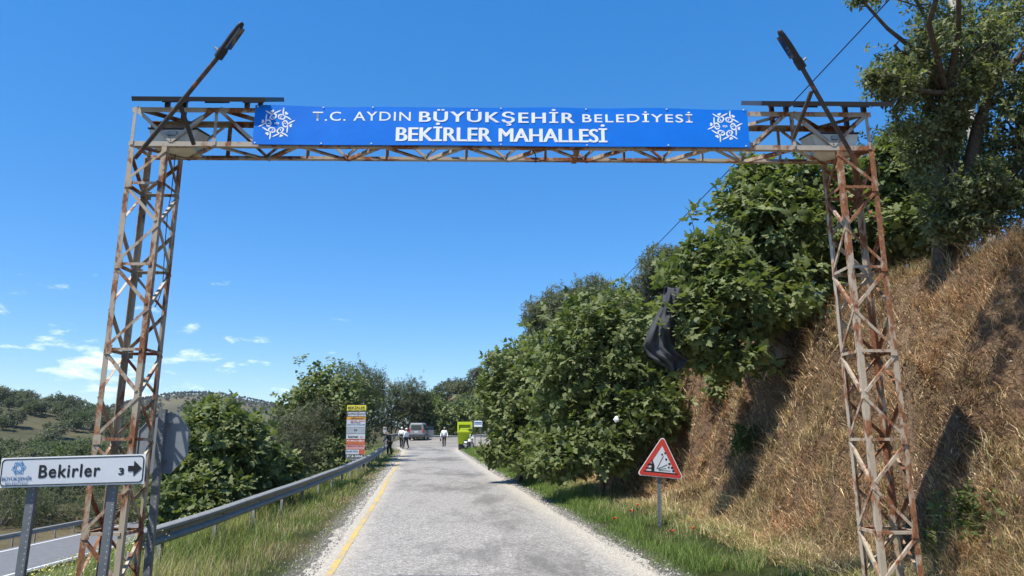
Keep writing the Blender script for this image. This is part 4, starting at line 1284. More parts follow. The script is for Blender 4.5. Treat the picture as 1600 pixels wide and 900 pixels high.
def limbs(base, blobs, P, r0, n_branch, stems=1, seed=1, bend=0.25, main=4):
    """Trunk and limbs: base -> crown lumps -> a choice of sprigs."""
    rr = random.Random(seed)
    base = Vector(base); trunk, limb = MB(), MB()
    hubs = []
    for bi, (c, r, n) in enumerate(blobs):
        c = Vector(c); r = r if hasattr(r, '__len__') else (r, r, r)
        hub = Vector((c.x, c.y, c.z - 0.35 * r[2])); L = (hub - base).length
        j = lambda k: Vector((rr.uniform(-k, k), rr.uniform(-k, k), rr.uniform(-k * .5, k * .5)))
        b0 = base + Vector((rr.uniform(-.12, .12) * stems, rr.uniform(-.12, .12) * stems, -0.25))
        pts = [b0, base.lerp(hub, .28) + Vector((0, 0, 0.10 * L)) + j(bend * .35 * L * .4), base.lerp(hub, .62) + Vector((0, 0, .06 * L)) + j(bend * .3 * L * .4), hub]
        k = min(1.0, 0.45 + 0.55 * n / max(b[2] for b in blobs))
        if bi >= main:
            h0 = min(hubs[:main], key=lambda h: (h[0] - hub).length); rq = h0[1]
            s0 = h0[0].lerp(h0[2][2], .3)
            pts = [s0, s0.lerp(hub, .4) + j(.05 * L), s0.lerp(hub, .7) + j(.04 * L), hub]
            trunk.tube(pts, [rq * .9, rq * .7, rq * .5, rq * .35], 7)
            hubs.append((hub, rq * .5, pts)); continue
        trunk.tube(pts, [r0 * k * 1.15, r0 * k * .85, r0 * k * .62, r0 * k * .42], 8)
        hubs.append((hub, r0 * k * .42, pts))
    idx = list(range(len(P))); rr.shuffle(idx)
    for i in idx[:n_branch]:
        p = Vector(P[i])
        hub, rh, pts = min(hubs, key=lambda h: (h[0] - p).length)
        start = hub.lerp(pts[2], rr.random() * .7)
        L = (p - start).length
        m1 = start.lerp(p, .45) + Vector((rr.uniform(-.12, .12), rr.uniform(-.12, .12), rr.uniform(.0, .16))) * L
        m2 = start.lerp(p, .8) + Vector((rr.uniform(-.06, .06), rr.uniform(-.06, .06), rr.uniform(-.04, .08))) * L
        limb.tube([start, m1, m2, p], [rh * .55, rh * .36, max(.006, rh * .2), .005], 5, False)
    return trunk, limb

def leaf_objects(parent, R, L, S, T, proto, n, mat_):
    """The n leaves nearest the viewer become pieces of their own; returns the mask of the rest."""
    d = np.linalg.norm(L - np.array([0, 0, EYE]), axis=1)
    pick = np.argsort(d)[:n * 3]; pick = rng.permutation(pick)[:n]
    pv, pf = proto
    protos = []
    for q in range(4):
        c = T[pick[q::4]].mean(0) * (0.85 + 0.1 * q)
        protos.append(mesh_np('leaf', pv, pf, np.repeat(c[None], len(pv), 0))); protos[-1].materials.append(mat_)
    off = Vector(parent.location)
    for j, i in enumerate(pick):
        o = bpy.data.objects.new('leaf', protos[j % 4]); COL.objects.link(o); o.parent = parent
        m = Matrix([list(R[i][r] * S[i]) + [L[i][r] - off[r]] for r in range(3)] + [[0, 0, 0, 1]])
        o.matrix_local = m
    keep = np.ones(len(L), bool); keep[pick] = False
    return keep

def tree(name, label, cat, base, blobs, kind, size, group=None, r0=0.09, n_branch=40, gap=0.3, shell=0.55, per=7, pal=None, n_obj=0, seed=1, simple=False, bark='bark', length=0.25, extra=None, stems=1):
    base = Vector(base)
    root = thing(name, label, cat, base, group)
    if kind == 'fig' and size < 0.21: blobs = [(c, r, int(n * 1.9)) for c, r, n in blobs]
    P, A = crown_points(blobs, gap, shell, seed)
    if extra is not None:
        P = np.concatenate([P, np.array([e[:] for e in extra])]); A = np.concatenate([A, np.tile([[0, 0, 1.0]], (len(extra), 1))])
    tr, lb = limbs(base, blobs, P, r0, n_branch, stems, seed)
    tr.build('trunk', M[bark], root); 
    if n_branch: lb.build('limbs', M[bark], root)
    if kind == 'fig':
        R, L, S, T = fig_leaves(P, A, size, per, pal or ((0.072, 0.105, 0.030), (0.225, 0.250, 0.098)))
        proto = LEAF_FIG_S if simple else LEAF_FIG; mt = M['fig']
    else:
        R, L, S, T = twig_leaves(P, A, size, per, length, pal or ((0.045, 0.062, 0.022), (0.12, 0.14, 0.065)))
        proto = LEAF_SLIM if kind == 'olive' else LEAF_OVAL; mt = M['small_leaf']
    if n_obj:
        keep = leaf_objects(root, R, L, S, T, proto, n_obj, mt)
        R, L, S, T = R[keep], L[keep], S[keep], T[keep]
    o = link('crown', leaves_mesh('crown', proto, R, L, S, T), mt, root, True)
    if n_obj: o['kind'] = 'stuff'
    return root

def B(px, py, d, rpx, n, ry=None, rz=None):
    """Crown lump centred on photo pixel (px, py) at distance d, radii in photo pixels."""
    c = at(px, py, d); k = d * 1.02 / FPX
    rx = rpx * k
    return (tuple(c), (rx, (ry or rpx) * k, (rz or rpx) * k), n)

OLIVE = ((0.070, 0.078, 0.044), (0.20, 0.21, 0.135))
OAK = ((0.065, 0.082, 0.032), (0.27, 0.285, 0.150))
DARKOL = ((0.048, 0.060, 0.026), (0.140, 0.152, 0.080))

# --- right side
tree('fig_tree', 'large spreading fig tree growing out of the bank left of the right tower', 'tree', on_ground(1238, 14.6),
     [B(1190, 350, 14.2, 95, 270, rz=85), B(1102, 424, 13.6, 64, 180), B(1160, 470, 13.4, 90, 220, rz=60), B(1085, 515, 13.0, 58, 120), B(1225, 430, 14.4, 85, 210), B(1130, 555, 13.2, 60, 70, rz=34),
      B(1250, 300, 14.6, 62, 110), B(1170, 290, 14.4, 44, 70)],
     'fig', 0.19, None, 0.12, 110, 0.35, 0.75, n_obj=300, seed=4, extra=[at(1083, 330, 13.4), at(1079, 336, 13.4), at(1088, 326, 13.45), at(1056, 488, 12.35), at(1050, 478, 12.4), at(1060, 462, 12.4), at(1074, 528, 12.3)], stems=2)
tree('fig_tree', 'dense round fig tree beside the verge just left of the triangular sign', 'tree', on_ground(950, 19.5),
     [B(960, 560, 19.2, 92, 330, rz=95), B(890, 590, 19.5, 75, 230, rz=100), B(985, 650, 18.6, 55, 150, rz=60), B(930, 500, 19.6, 62, 150, rz=45), B(910, 690, 18.8, 58, 130, rz=42), B(1020, 590, 19.0, 40, 110, rz=60), B(870, 715, 18.9, 40, 110, rz=30), B(950, 710, 18.4, 46, 120, rz=30), B(1030, 640, 18.0, 36, 80, rz=44)],
     'fig', 0.19, None, 0.10, 90, 0.28, 0.7, n_obj=300, seed=9, stems=3)
tree('fig_tree', 'fig tree at the far end of the roadside row by the bin', 'tree', on_ground(818, 25.5),
     [B(815, 600, 25.5, 58, 260, rz=62), B(795, 640, 25.2, 44, 170, rz=62), B(850, 620, 24.8, 52, 220, rz=78), B(840, 560, 26, 46, 150, rz=40), B(805, 690, 25.0, 36, 90, rz=28), B(862, 690, 23.5, 40, 120, rz=42), B(775, 600, 25.6, 26, 70, rz=44), B(830, 715, 24.0, 36, 90, rz=26), B(780, 705, 25.0, 28, 60, rz=20)],
     'fig', 0.19, None, 0.09, 60, 0.28, 0.7, n_obj=0, seed=13, stems=3)
tree('olive_tree', 'grey-green olive tree rising behind the roadside figs', 'tree', on_ground(890, 33),
     [B(880, 495, 33, 48, 1100, rz=44), B(930, 468, 33, 42, 800, rz=28), B(850, 500, 34, 30, 600, rz=32)], 'olive', 0.15, 'olive trees above the figs', 0.12, 20, 0.15, 0.5, 16, OLIVE, seed=15, length=0.35)
tree('olive_tree', 'pale olive tree above the black netting', 'tree', on_ground(1050, 26),
     [B(1045, 422, 26, 44, 1100, rz=38), B(1070, 470, 26, 50, 700, rz=50), B(1012, 468, 26.5, 36, 700, rz=40)], 'olive', 0.13, 'olive trees above the figs', 0.13, 22, 0.12, 0.5, 12, OLIVE, seed=17, length=0.3)
tree('olive_tree', 'dark olive tree between the roadside figs on the slope', 'tree', on_ground(1000, 29),
     [B(985, 498, 28, 46, 1000, rz=46), B(1030, 540, 26, 45, 600, rz=45), B(950, 520, 29, 40, 600, rz=60)], 'olive', 0.14, 'olive trees above the figs', 0.12, 16, 0.1, 0.5, 12, DARKOL, seed=19, length=0.35)
tree('holm_oak', 'big small-leaved oak overhanging the bank in the upper right corner', 'tree', on_ground(1512, 11.2),
     [B(1560, 60, 10.2, 130, 1500, rz=110), B(1480, 90, 10.0, 105, 1200, rz=80), B(1620, 190, 10.5, 130, 1300, rz=110), B(1480, 200, 10.6, 80, 750, rz=70), B(1400, 130, 9.8, 48, 260, rz=36), B(1395, 55, 9.7, 46, 260, rz=50),
      B(1365, 122, 9.6, 22, 60, rz=20), B(1430, 190, 10.2, 46, 260, rz=26), B(1560, 290, 11.0, 90, 900, rz=66), B(1420, -30, 9.6, 80, 260, rz=50), B(1640, 20, 10.2, 110, 500), B(1345, -4, 9.5, 18, 30, rz=10), B(1600, 300, 10.4, 60, 420, rz=60), B(1440, 250, 11.0, 60, 420, rz=40), B(1500, 295, 10.4, 66, 700, rz=42), B(1560, 325, 10.6, 60, 500, rz=30), B(1495, 345, 10.5, 52, 420, rz=32), ((4.75, 6.95, 8.25), (1.05, 1.0, 0.65), 380), ((5.8, 7.6, 8.6), (1.1, 1.0, 0.9), 260)],
     'oak', 0.088, None, 0.15, 240, 0.85, 0.85, 9, OAK, seed=23, length=0.2, n_obj=300, bark='dark_bark')
tree('fig_tree', 'fig tree behind the right tower on top of the bank', 'tree', on_ground(1400, 14.5),
     [B(1420, 270, 14.0, 62, 170, rz=62), B(1385, 340, 14.0, 52, 130, rz=60), B(1450, 340, 14.4, 60, 140, rz=46), B(1330, 300, 15.0, 60, 110, rz=60), B(1330, 390, 15.0, 55, 90, rz=50), B(1440, 352, 13.0, 56, 150, rz=42), B(1400, 250, 13.6, 50, 110, rz=46)],
     'fig', 0.19, None, 0.10, 50, 0.3, 0.7, seed=29, stems=2)
tree('slender_tree', 'slender tree with a pale leaning trunk on top of the bank', 'tree', on_ground(1478, 13.2),
     [B(1462, 300, 13.0, 40, 300, rz=40), B(1510, 310, 13.4, 46, 320, rz=40)], 'oak', 0.08, None, 0.045, 20, 0.4, 0.7, 9, OAK, seed=31, bark='pale_bark', length=0.2)
tree('bushy_tree', 'dark bushy tree filling the hilltop behind the right tower', 'tree', on_ground(1380, 20),
     [B(1400, 300, 20, 110, 1100, rz=95), B(1300, 380, 20, 90, 700, rz=80), B(1520, 300, 19, 120, 1100, rz=90), B(1450, 240, 19, 80, 600, rz=70)], 'oak', 0.13, None, 0.14, 12, 0.1, 0.6, 9, ((0.03, 0.042, 0.016), (0.085, 0.10, 0.045)), seed=33, length=0.3)
tree('leafy_shrub', 'small bright green shrub on the dry bank right of the triangular sign', 'shrub', ray_ground(1165, 712),
     [B(1163, 688, ray_ground(1163, 700).y - .15, 22, 60, rz=27)], 'oak', 0.10, None, 0.02, 6, 0.2, 0.8, 8, ((0.05, 0.085, 0.02), (0.12, 0.16, 0.05)), seed=35, length=0.2)
tree('fig_sapling', 'fig sapling hanging on the bank under the large fig tree', 'shrub', ray_ground(1138, 618),
     [B(1132, 597, ray_ground(1132, 610).y - .2, 26, 30, rz=26)], 'fig', 0.22, None, 0.025, 8, 0.1, 0.8, seed=37)
tree('leafy_shrub', 'low green weed bush at the foot of the bank right of the right tower', 'shrub', ray_ground(1520, 825),
     [B(1520, 800, ray_ground(1520, 800).y - .1, 48, 110, rz=34), B(1480, 845, ray_ground(1480, 845).y - .1, 36, 60, rz=26)], 'oak', 0.085, None, 0.015, 8, 0.2, 0.8, 8, ((0.06, 0.09, 0.025), (0.14, 0.19, 0.06)), seed=39, length=0.2)

tree('leafy_shrub', 'scrubby shrub on the crest of the bank right of the right tower', 'shrub', on_ground(1440, 16.5),
     [B(1440, 385, 16.2, 56, 420, rz=36), B(1400, 400, 16.5, 44, 300, rz=36), B(1490, 365, 15.6, 44, 300, rz=26)], 'oak', 0.10, None, 0.05, 16, 0.2, 0.7, 9, DARKOL, seed=41, length=0.25)
# --- left side
tree('fig_tree', 'broad fig bush behind the guardrail right of the octagonal sign', 'tree', on_ground(335, 18.8),
     [B(340, 690, 18.6, 66, 260, rz=62), B(300, 740, 18.2, 52, 190, rz=66), B(385, 725, 19.0, 52, 200, rz=66), B(335, 780, 17.6, 58, 170, rz=42), B(330, 645, 18.8, 30, 70, rz=24), B(430, 735, 20.0, 38, 120, rz=36), B(270, 790, 16.8, 44, 110, rz=44)],
     'fig', 0.19, None, 0.09, 60, 0.25, 0.7, n_obj=300, seed=43, stems=3)
tree('leafy_bush', 'round leafy bush filling the gap between the fig bush and the tall fig', 'shrub', on_ground(440, 29),
     [B(440, 690, 29, 40, 420, rz=40), B(420, 715, 28, 34, 300, rz=34), B(465, 680, 30, 34, 300, rz=36)], 'oak', 0.15, None, 0.06, 12, 0.15, 0.6, 9, DARKOL, seed=44, length=0.3)
tree('grey_shrub', 'grey twiggy shrub between the fig bush and the advertising board', 'shrub', on_ground(462, 24),
     [B(465, 700, 24, 42, 480, rz=58), B(495, 660, 25, 32, 280, rz=40), B(440, 690, 23.5, 34, 220, rz=48)], 'olive', 0.10, None, 0.05, 26, 0.25, 0.7, 10, ((0.06, 0.062, 0.038), (0.15, 0.15, 0.095)), seed=45, length=0.3)
tree('fig_tree', 'tall fig tree with a bare shoot above its crown behind the advertising board', 'tree', on_ground(505, 35),
     [B(515, 622, 35, 58, 380, rz=52), B(480, 640, 35, 42, 240, rz=36), B(530, 685, 36, 42, 300, rz=56), B(498, 715, 33, 38, 200, rz=40)],
     'fig', 0.19, None, 0.10, 40, 0.2, 0.7, seed=47, simple=True, extra=[at(462, 558, 34.8), at(478, 553, 34.8), at(484, 574, 34.8), at(466, 566, 34.8), at(476, 560, 34.8), at(470, 562, 34.7)], stems=2)
for k, (px, d, blobs, lab, pal) in enumerate([
    (555, 40, [B(555, 605, 40, 44, 900, rz=36), B(562, 640, 42, 36, 900, rz=50), B(535, 640, 40, 38, 600, rz=52), B(578, 605, 46, 26, 500, rz=28)], 'dark olive tree rising behind the advertising board', DARKOL),
    (612, 97, [B(612, 632, 97, 26, 900, rz=36), B(634, 622, 100, 24, 800, rz=28), B(596, 645, 96, 22, 600, rz=34)], 'olive tree on the left of the road where the men stand', DARKOL),
    (652, 96, [B(650, 632, 96, 20, 900, rz=34), B(660, 645, 96, 16, 600, rz=30), B(636, 652, 96, 18, 600, rz=24)], 'olive tree right behind the parked van', DARKOL)]):
    tree('olive_tree', lab, 'tree', on_ground(px, d), blobs, 'olive', 0.15 if k == 0 else 0.26, 'olive trees left of the road', 0.13, 10, 0.1, 0.5, 10, pal, seed=51 + k, length=0.4)
for k, (px, py, d, r, lab) in enumerate([(690, 652, 97, 20, 'fig bush behind the guardrail at the bend left of the bin'), (722, 648, 98, 18, 'fig bush behind the bin at the bend'), (676, 640, 104, 16, 'bushy tree at the bend right of the van'), (752, 640, 92, 20, 'bushy tree behind the white board at the bend')]):
    tree('roadside_tree', lab, 'tree', on_ground(px, d), [B(px, py, d, r, 240, rz=26), B(px + 12, py + 8, d - 1, r * .8, 160, rz=22)], 'fig', 0.34, 'trees at the bend', 0.1, 6, 0.1, 0.6, 6, seed=61 + k, simple=True)
for k, (px, py, d, r, n, lab) in enumerate([(90, 790, 52, 60, 620, 'wide dark olive tree below the white direction sign, beyond the lower road'), (20, 780, 50, 52, 520, 'dark olive tree under the left end of the direction sign'), (190, 780, 56, 50, 520, 'olive tree seen through the foot of the left tower'),
                                            (140, 720, 70, 42, 380, 'olive tree behind the arrow of the direction sign'), (262, 740, 44, 44, 420, 'olive tree behind the octagonal sign'), (410, 690, 46, 40, 420, 'olive tree between the fig bush and the far mountain')]):
    tree('olive_tree', lab, 'tree', on_ground(px, d), [B(px, py, d, r, n, rz=34), B(px + r * .6, py + 14, d - 1, r * .6, n // 2, rz=26), B(px - r * .6, py + 12, d + 1, r * .6, n // 2, rz=26)], 'olive', 0.17, 'olive trees below the road', 0.14, 10, 0.12, 0.5, 9, DARKOL, seed=71 + k, length=0.5)

# --- trees scattered over the far slopes: three shapes, many copies
def hill_trees():
    metas = []
    for v in range(4):
        P, A = crown_points([((0, 0, 2.2), (1.9, 1.9, 1.5), 150), ((0.8, 0.3, 2.7), (1.2, 1.2, 1.0), 70), ((-0.7, -0.4, 1.9), (1.3, 1.2, 1.1), 70)], 0.1, 0.5, 90 + v)
        pal = (OLIVE, OLIVE, DARKOL, ((0.055, 0.08, 0.03), (0.13, 0.16, 0.07)))[v]
        R, L, S, T = twig_leaves(P, A, 0.42, 5, 0.5, pal)
        pv, pf = LEAF_OVAL
        V = (np.einsum('nij,kj->nki', R, pv) * S[:, None, None] + L[:, None, :]).reshape(-1, 3)
        k = len(pv); F = (pf[None] + (np.arange(len(L)) * k)[:, None, None]).reshape(-1, 3)
        cr = mesh_np('crown', V, F, np.repeat(T, k, 0)); cr.materials.append(M['small_leaf'])
        tr = MB().tube([(0, 0, -.5), (.05, 0, .7), (-.05, .1, 1.9)], [.2, .16, .1], 6).mesh('trunk'); tr.materials.append(M['bark'])
        metas.append((cr, tr))
    spots = []
    tries = 0
    while len(spots) < 340 and tries < 20000:
        tries += 1
        if rng.random() < 0.86:
            y = 60 + 190 * rng.random(); px = -60 + 520 * rng.random()
        else:
            y = 105 + 90 * rng.random(); px = 660 + 130 * rng.random()
        p = at(px, 690, y); x = p.x
        if x > lowx(y) - 5 and px < 500: continue
        if fbm(np.array([x / 22]), np.array([y / 22]), seed=77)[0] < -0.30 - 0.1 * rng.random(): continue
        s = (0.55 + 0.55 * rng.random()) * (1.0 + 0.0015 * y)
        if any((x - a) ** 2 + (y - b) ** 2 < (1.2 * (s + c)) ** 2 for a, b, c in spots): continue
        spots.append((x, y, s))
    for i, (x, y, s) in enumerate(spots):
        v = int(rng.integers(0, 4)); left = x < -20
        lab = 'small round olive tree scattered on the far hillside at the left' if left else 'small round tree scattered on the hill beyond the bend'
        root = thing('hillside_tree', lab, 'tree', (x, y, hz(x, y)), 'trees scattered on the left hillside' if left else 'trees scattered on the hill beyond the bend', float(rng.random() * 6.28))
        root.scale = (s, s, s * (0.85 + 0.3 * rng.random()))
        for nm, me in (('crown', metas[v][0]), ('trunk', metas[v][1])):
            o = bpy.data.objects.new(nm, me); COL.objects.link(o); o.parent = root
    # farther still the wood reads as one mass
    n = 26000
    y = 260 + 1100 * rng.random(n) ** 1.3; x = (-760 + 900 * rng.random(n)) / FPX * 1.02 * y
    keep = (fbm(x / 60, y / 60, seed=79) > -0.22) & (x < 60 + 0 * y)
    x, y = x[keep], y[keep]; z = height(x, y)
    pv = np.array([(0, 0, 3.0), (1.7, 0, 1.3), (0.6, 1.6, 1.5), (-1.4, 1, 1.2), (-1.4, -1, 1.5), (0.6, -1.6, 1.2), (0, 0, -0.3)])
    pf = np.array([(0, 1, 2), (0, 2, 3), (0, 3, 4), (0, 4, 5), (0, 5, 1), (6, 2, 1), (6, 3, 2), (6, 4, 3), (6, 5, 4), (6, 1, 5)])
    s = (0.6 + 0.8 * rng.random(len(x))); m = rng.random((len(x), 1))
    V = pv[None] * s[:, None, None] * (0.8 + 0.4 * rng.random((len(x), 7, 1))) + np.stack([x, y, z], -1)[:, None, :]
    F = (pf[None] + (np.arange(len(x)) * 7)[:, None, None]).reshape(-1, 3)
    T = np.array((0.045, 0.055, 0.028)) * (1 - m) + np.array((0.09, 0.10, 0.055)) * m
    tag(link('far_woodland', mesh_np('far_woodland', V.reshape(-1, 3), F, np.repeat(T, 7, 0)), M['small_leaf']), 'dark scrub woodland covering the distant mountain', 'woodland', None, 'stuff')
hill_trees()

# ------------------------------------------------------------------ grass
def blades(name, label, cat, x, y, h, w, tint, lean=0.5, dz=0.0, mt='grass', z=None):
    n = len(x); z = height(x, y) + dz if z is None else z
    az = rng.random(n) * 6.2832; ln = np.abs(lean * (0.35 + 0.8 * rng.random(n)))
    d = np.stack([np.cos(az), np.sin(az), 0 * az], -1)
    az2 = az + 1.57 + 0.6 * rng.normal(size=n); s = np.stack([np.cos(az2), np.sin(az2), 0 * az2], -1)
    b = np.stack([x, y, z - 0.02], -1); up = np.array([0, 0, 1.0])
    mid = b + up * (h * 0.55)[:, None] + d * (h * ln * 0.28)[:, None]
    tip = b + up * (h * (1 - 0.18 * ln))[:, None] + d * (h * ln * 0.95)[:, None]
    hw = (w / 2)[:, None]
    V = np.stack([b - s * hw, b + s * hw, mid - s * hw * 0.75, mid + s * hw * 0.75, tip], 1).reshape(-1, 3)
    q = np.array([(0, 1, 3), (0, 3, 2), (2, 3, 4)])
    F = (q[None] + (np.arange(n) * 5)[:, None, None]).reshape(-1, 3)
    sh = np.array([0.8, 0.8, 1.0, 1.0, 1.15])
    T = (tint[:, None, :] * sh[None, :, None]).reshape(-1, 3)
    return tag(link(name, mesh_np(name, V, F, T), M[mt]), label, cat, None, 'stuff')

def scatter(n, side, y0, y1, a0, a1, power=1.8):
    """Random points by distance y (denser near) and by distance a from the road edge."""
    t = rng.random(n); y = y0 + (y1 - y0) * t ** power
    a = a0 + (a1 - a0) * rng.random(n)
    x = edgeR(y) + a if side > 0 else edgeL(y) - a
    return x, y, a
def pal3(n, cols, wts, jit=0.18):
    i = rng.choice(len(cols), n, p=np.array(wts) / sum(wts))
    return np.array(cols)[i] * (1 + jit * rng.normal(size=(n, 1))).clip(0.5, 1.6)

G1, G2, G3 = (0.165, 0.235, 0.058), (0.245, 0.310, 0.095), (0.115, 0.165, 0.048)
Y1, Y2, Y3 = (0.52, 0.42, 0.25), (0.64, 0.55, 0.37), (0.46, 0.32, 0.19)
RED = (0.46, 0.26, 0.15)
def clump(x, y, f, thr, seed): return fbm(x * f, y * f, seed=seed) > thr

# green verge on the right
x, y, a = scatter(150000, 1, 6.5, 62, -0.05, 3.5, 1.7)
k = clump(x, y, 1.6, -0.22 , 101) & (rng.random(len(x)) < np.clip(1.25 - (a / 3.5) ** 3, 0.1, 1)) & (a > 0.15 * fbm(y * 1.1, y * 0, seed=6) + 0.02)
x, y, a = x[k], y[k], a[k]; far = np.clip(y / 12, 1, 3)
dry = np.clip((a - 0.9) / 1.6 + 0.14 + 0.5 * fbm(x * .8, y * .8, seed=102), 0, 1)
tint = np.where((rng.random(len(x)) < dry * 0.8)[:, None], pal3(len(x), [Y1, Y2, Y3], [3, 2, 2]), pal3(len(x), [G1, G2, G3], [4, 3, 2]))
hgt = (0.10 + 0.20 * rng.random(len(x))) * np.clip(a / 0.5, 0.35, 1)
blades('verge_grass', 'bright green grass along the right side of the road', 'grass', x, y, hgt, 0.0065 * far, tint, 0.7)

# left verge, taller and mixed
x, y, a = scatter(120000, -1, 6.0, 60, -0.05, 5.2, 1.7)
k = clump(x, y, 1.4, -0.28, 104) & (a > 0.2 * fbm(y * 1.1, y * 0 + 4, seed=7) + 0.02); x, y, a = x[k], y[k], a[k]; far = np.clip(y / 12, 1, 3)
dry = np.clip(0.58 + 0.9 * fbm(x * .7, y * .7, seed=105) - 0.12 * a, 0.05, 0.85)
tint = np.where((rng.random(len(x)) < dry)[:, None], pal3(len(x), [Y1, Y2, (0.40, 0.34, 0.10)], [3, 2, 3]), pal3(len(x), [G1, G2, (0.10, 0.13, 0.04)], [3, 3, 3]))
hgt = (0.12 + 0.24 * rng.random(len(x)) ** 1.5) * np.clip(a / 1.2, 0.28, 1)
hgt = hgt * np.where(y < 8.5, 0.7, 1) * (1 + 0.7 * np.clip((a - 1.2) / 1.2, 0, 1))
blades('verge_grass', 'mixed green and yellow grass along the left side of the road', 'grass', x, y, hgt, 0.0065 * far, tint, 0.6)
# tall stems in front of the guardrail and on the slope past it
x, y, a = scatter(34000, -1, 6.5, 60, 2.2, 11, 1.5)
k = clump(x, y, 0.9, -0.1, 107); x, y, a = x[k], y[k], a[k]; far = np.clip(y / 12, 1, 3)
tint = pal3(len(x), [Y2, (0.42, 0.38, 0.12), (0.16, 0.20, 0.06), G2], [3, 3, 3, 2])
blades('slope_grass', 'tall pale grass on the slope falling away behind the guardrail', 'grass', x, y, 0.30 + 0.35 * rng.random(len(x)), 0.006 * far, tint, 0.5)

# tall weeds on the shoulder above the lower road
x, y, a = scatter(16000, -1, 8.0, 17, 3.4, 9.5, 1.2)
k = clump(x, y, 0.9, -0.15, 117); x, y, a = x[k], y[k], a[k]
blades('tall_weeds', 'tall flowering weeds on the shoulder around the left tower', 'weeds', x, y, 0.35 + 0.5 * rng.random(len(x)), 0.0075 * np.clip(y / 12, 1, 3), pal3(len(x), [G2, (0.24, 0.28, 0.10), Y2, (0.13, 0.17, 0.06)], [3, 3, 2, 2]), 0.45)
# dry thatch on the bank: tussocks of bent straw
def tussocks(nc, side, y0, y1, a0, a1, per, rad, power=1.7):
    xc, yc, ac = scatter(nc, side, y0, y1, a0, a1, power)
    r = rad * (0.4 + 1.0 * rng.random(nc)); hs = 0.5 + 1.0 * rng.random(nc) ** 1.5; br = rng.random(nc)
    i = np.repeat(np.arange(nc), per)
    an = rng.random(len(i)) * 6.283; rr_ = np.sqrt(rng.random(len(i))) * r[i]
    return xc[i] + np.cos(an) * rr_, yc[i] + np.sin(an) * rr_, ac[i], hs[i], br[i]
def straw_tint(x, y, a, br, green_to=0.45):
    n = len(x); pn = fbm(x * 0.9, y * 0.9, seed=110)
    tint = pal3(n, [Y1, Y2, Y3, (0.25, 0.17, 0.10), (0.12, 0.085, 0.055)], [4, 3, 4, 3, 2.5], 0.28)
    red = pn > 0.15
    tint[red] = pal3(int(red.sum()), [RED, Y3, Y1, (0.15, 0.09, 0.055)], [3, 3, 2, 1.5], 0.28)
    dk = pn < -0.2
    tint[dk] = pal3(int(dk.sum()), [(0.14, 0.10, 0.065), (0.24, 0.175, 0.105), Y3], [3, 3, 2], 0.28)
    grn = rng.random(n) < np.clip(green_to - (a - 1.6) * 0.6, 0.03, 0.6)
    tint[grn] = pal3(int(grn.sum()), [G2, (0.20, 0.21, 0.07), G1], [2, 4, 1])
    return tint * np.array([1.24, 1.20, 1.10]) * (0.6 + 0.8 * br)[:, None]
x, y, a, hs, br = tussocks(15000, 1, 6.0, 60, 1.5, 6.2, 17, 0.10)
k = clump(x, y, 0.8, -0.17, 131) | (a < 2.2); x, y, a, hs, br = x[k], y[k], a[k], hs[k], br[k]
far = np.clip(y / 10, 1, 3.2)
blades('dry_grass', 'dry straw-coloured grass matting the cut bank on the right', 'grass', x, y, hs * (0.10 + 0.15 * rng.random(len(x))), 0.0095 * far, straw_tint(x, y, a, br), 1.9, 0, 'straw')
x, y, a = scatter(60000, 1, 6.0, 60, 1.6, 6.4, 1.75)
k = clump(x, y, 1.3, -0.05, 108); x, y, a = x[k], y[k], a[k]
blades('dry_stalks', 'long thin dry stalks leaning over the bank', 'grass', x, y, 0.16 + 0.30 * rng.random(len(x)), 0.0055 * np.clip(y / 10, 1, 3), straw_tint(x, y, a, rng.random(len(x)), 0.3), 1.3, 0, 'straw')
# matted litter of broken straw between the tussocks
x, y, a = scatter(210000, 1, 6.0, 48, 1.7, 6.4, 1.8)
lit = pal3(len(x), [Y1, Y2, Y3, (0.30, 0.20, 0.125), (0.10, 0.07, 0.045), (0.20, 0.125, 0.075)], [4, 3, 4, 4, 2.5, 3], 0.3) * np.array([1.24, 1.20, 1.10])
blades('straw_litter', 'broken straw and dead stems matted on the bank', 'grass', x, y, 0.035 + 0.075 * rng.random(len(x)), 0.011 * np.clip(y / 10, 1, 3.2), lit, 3.0, 0, 'straw')
# tangles of dead brush caught on the slope
xc, yc, ac = scatter(420, 1, 6.2, 40, 2.0, 5.6, 1.6)
i = np.repeat(np.arange(len(xc)), 34)
x = xc[i] + 0.16 * rng.normal(size=len(i)); y = yc[i] + 0.16 * rng.normal(size=len(i))
blades('dead_brush', 'tangles of dead brown brush on the bank', 'brush', x, y, 0.12 + 0.34 * rng.random(len(i)) ** 1.5, 0.006 * np.clip(y / 10, 1, 3), pal3(len(i), [(0.11, 0.075, 0.05), (0.19, 0.13, 0.085), (0.30, 0.20, 0.12)], [3, 3, 2], 0.25), 2.2, 0, 'straw')
# grass over the hilltop
x, y, a = scatter(26000, 1, 7, 45, 4.6, 14, 1.6)
tint = pal3(len(x), [Y1, (0.20, 0.20, 0.08), Y2], [3, 4, 2])
blades('hilltop_grass', 'tufted pale grass along the top of the bank', 'grass', x, y, 0.18 + 0.25 * rng.random(len(x)), 0.008 * np.clip(y / 11, 1, 3), tint, 0.8)

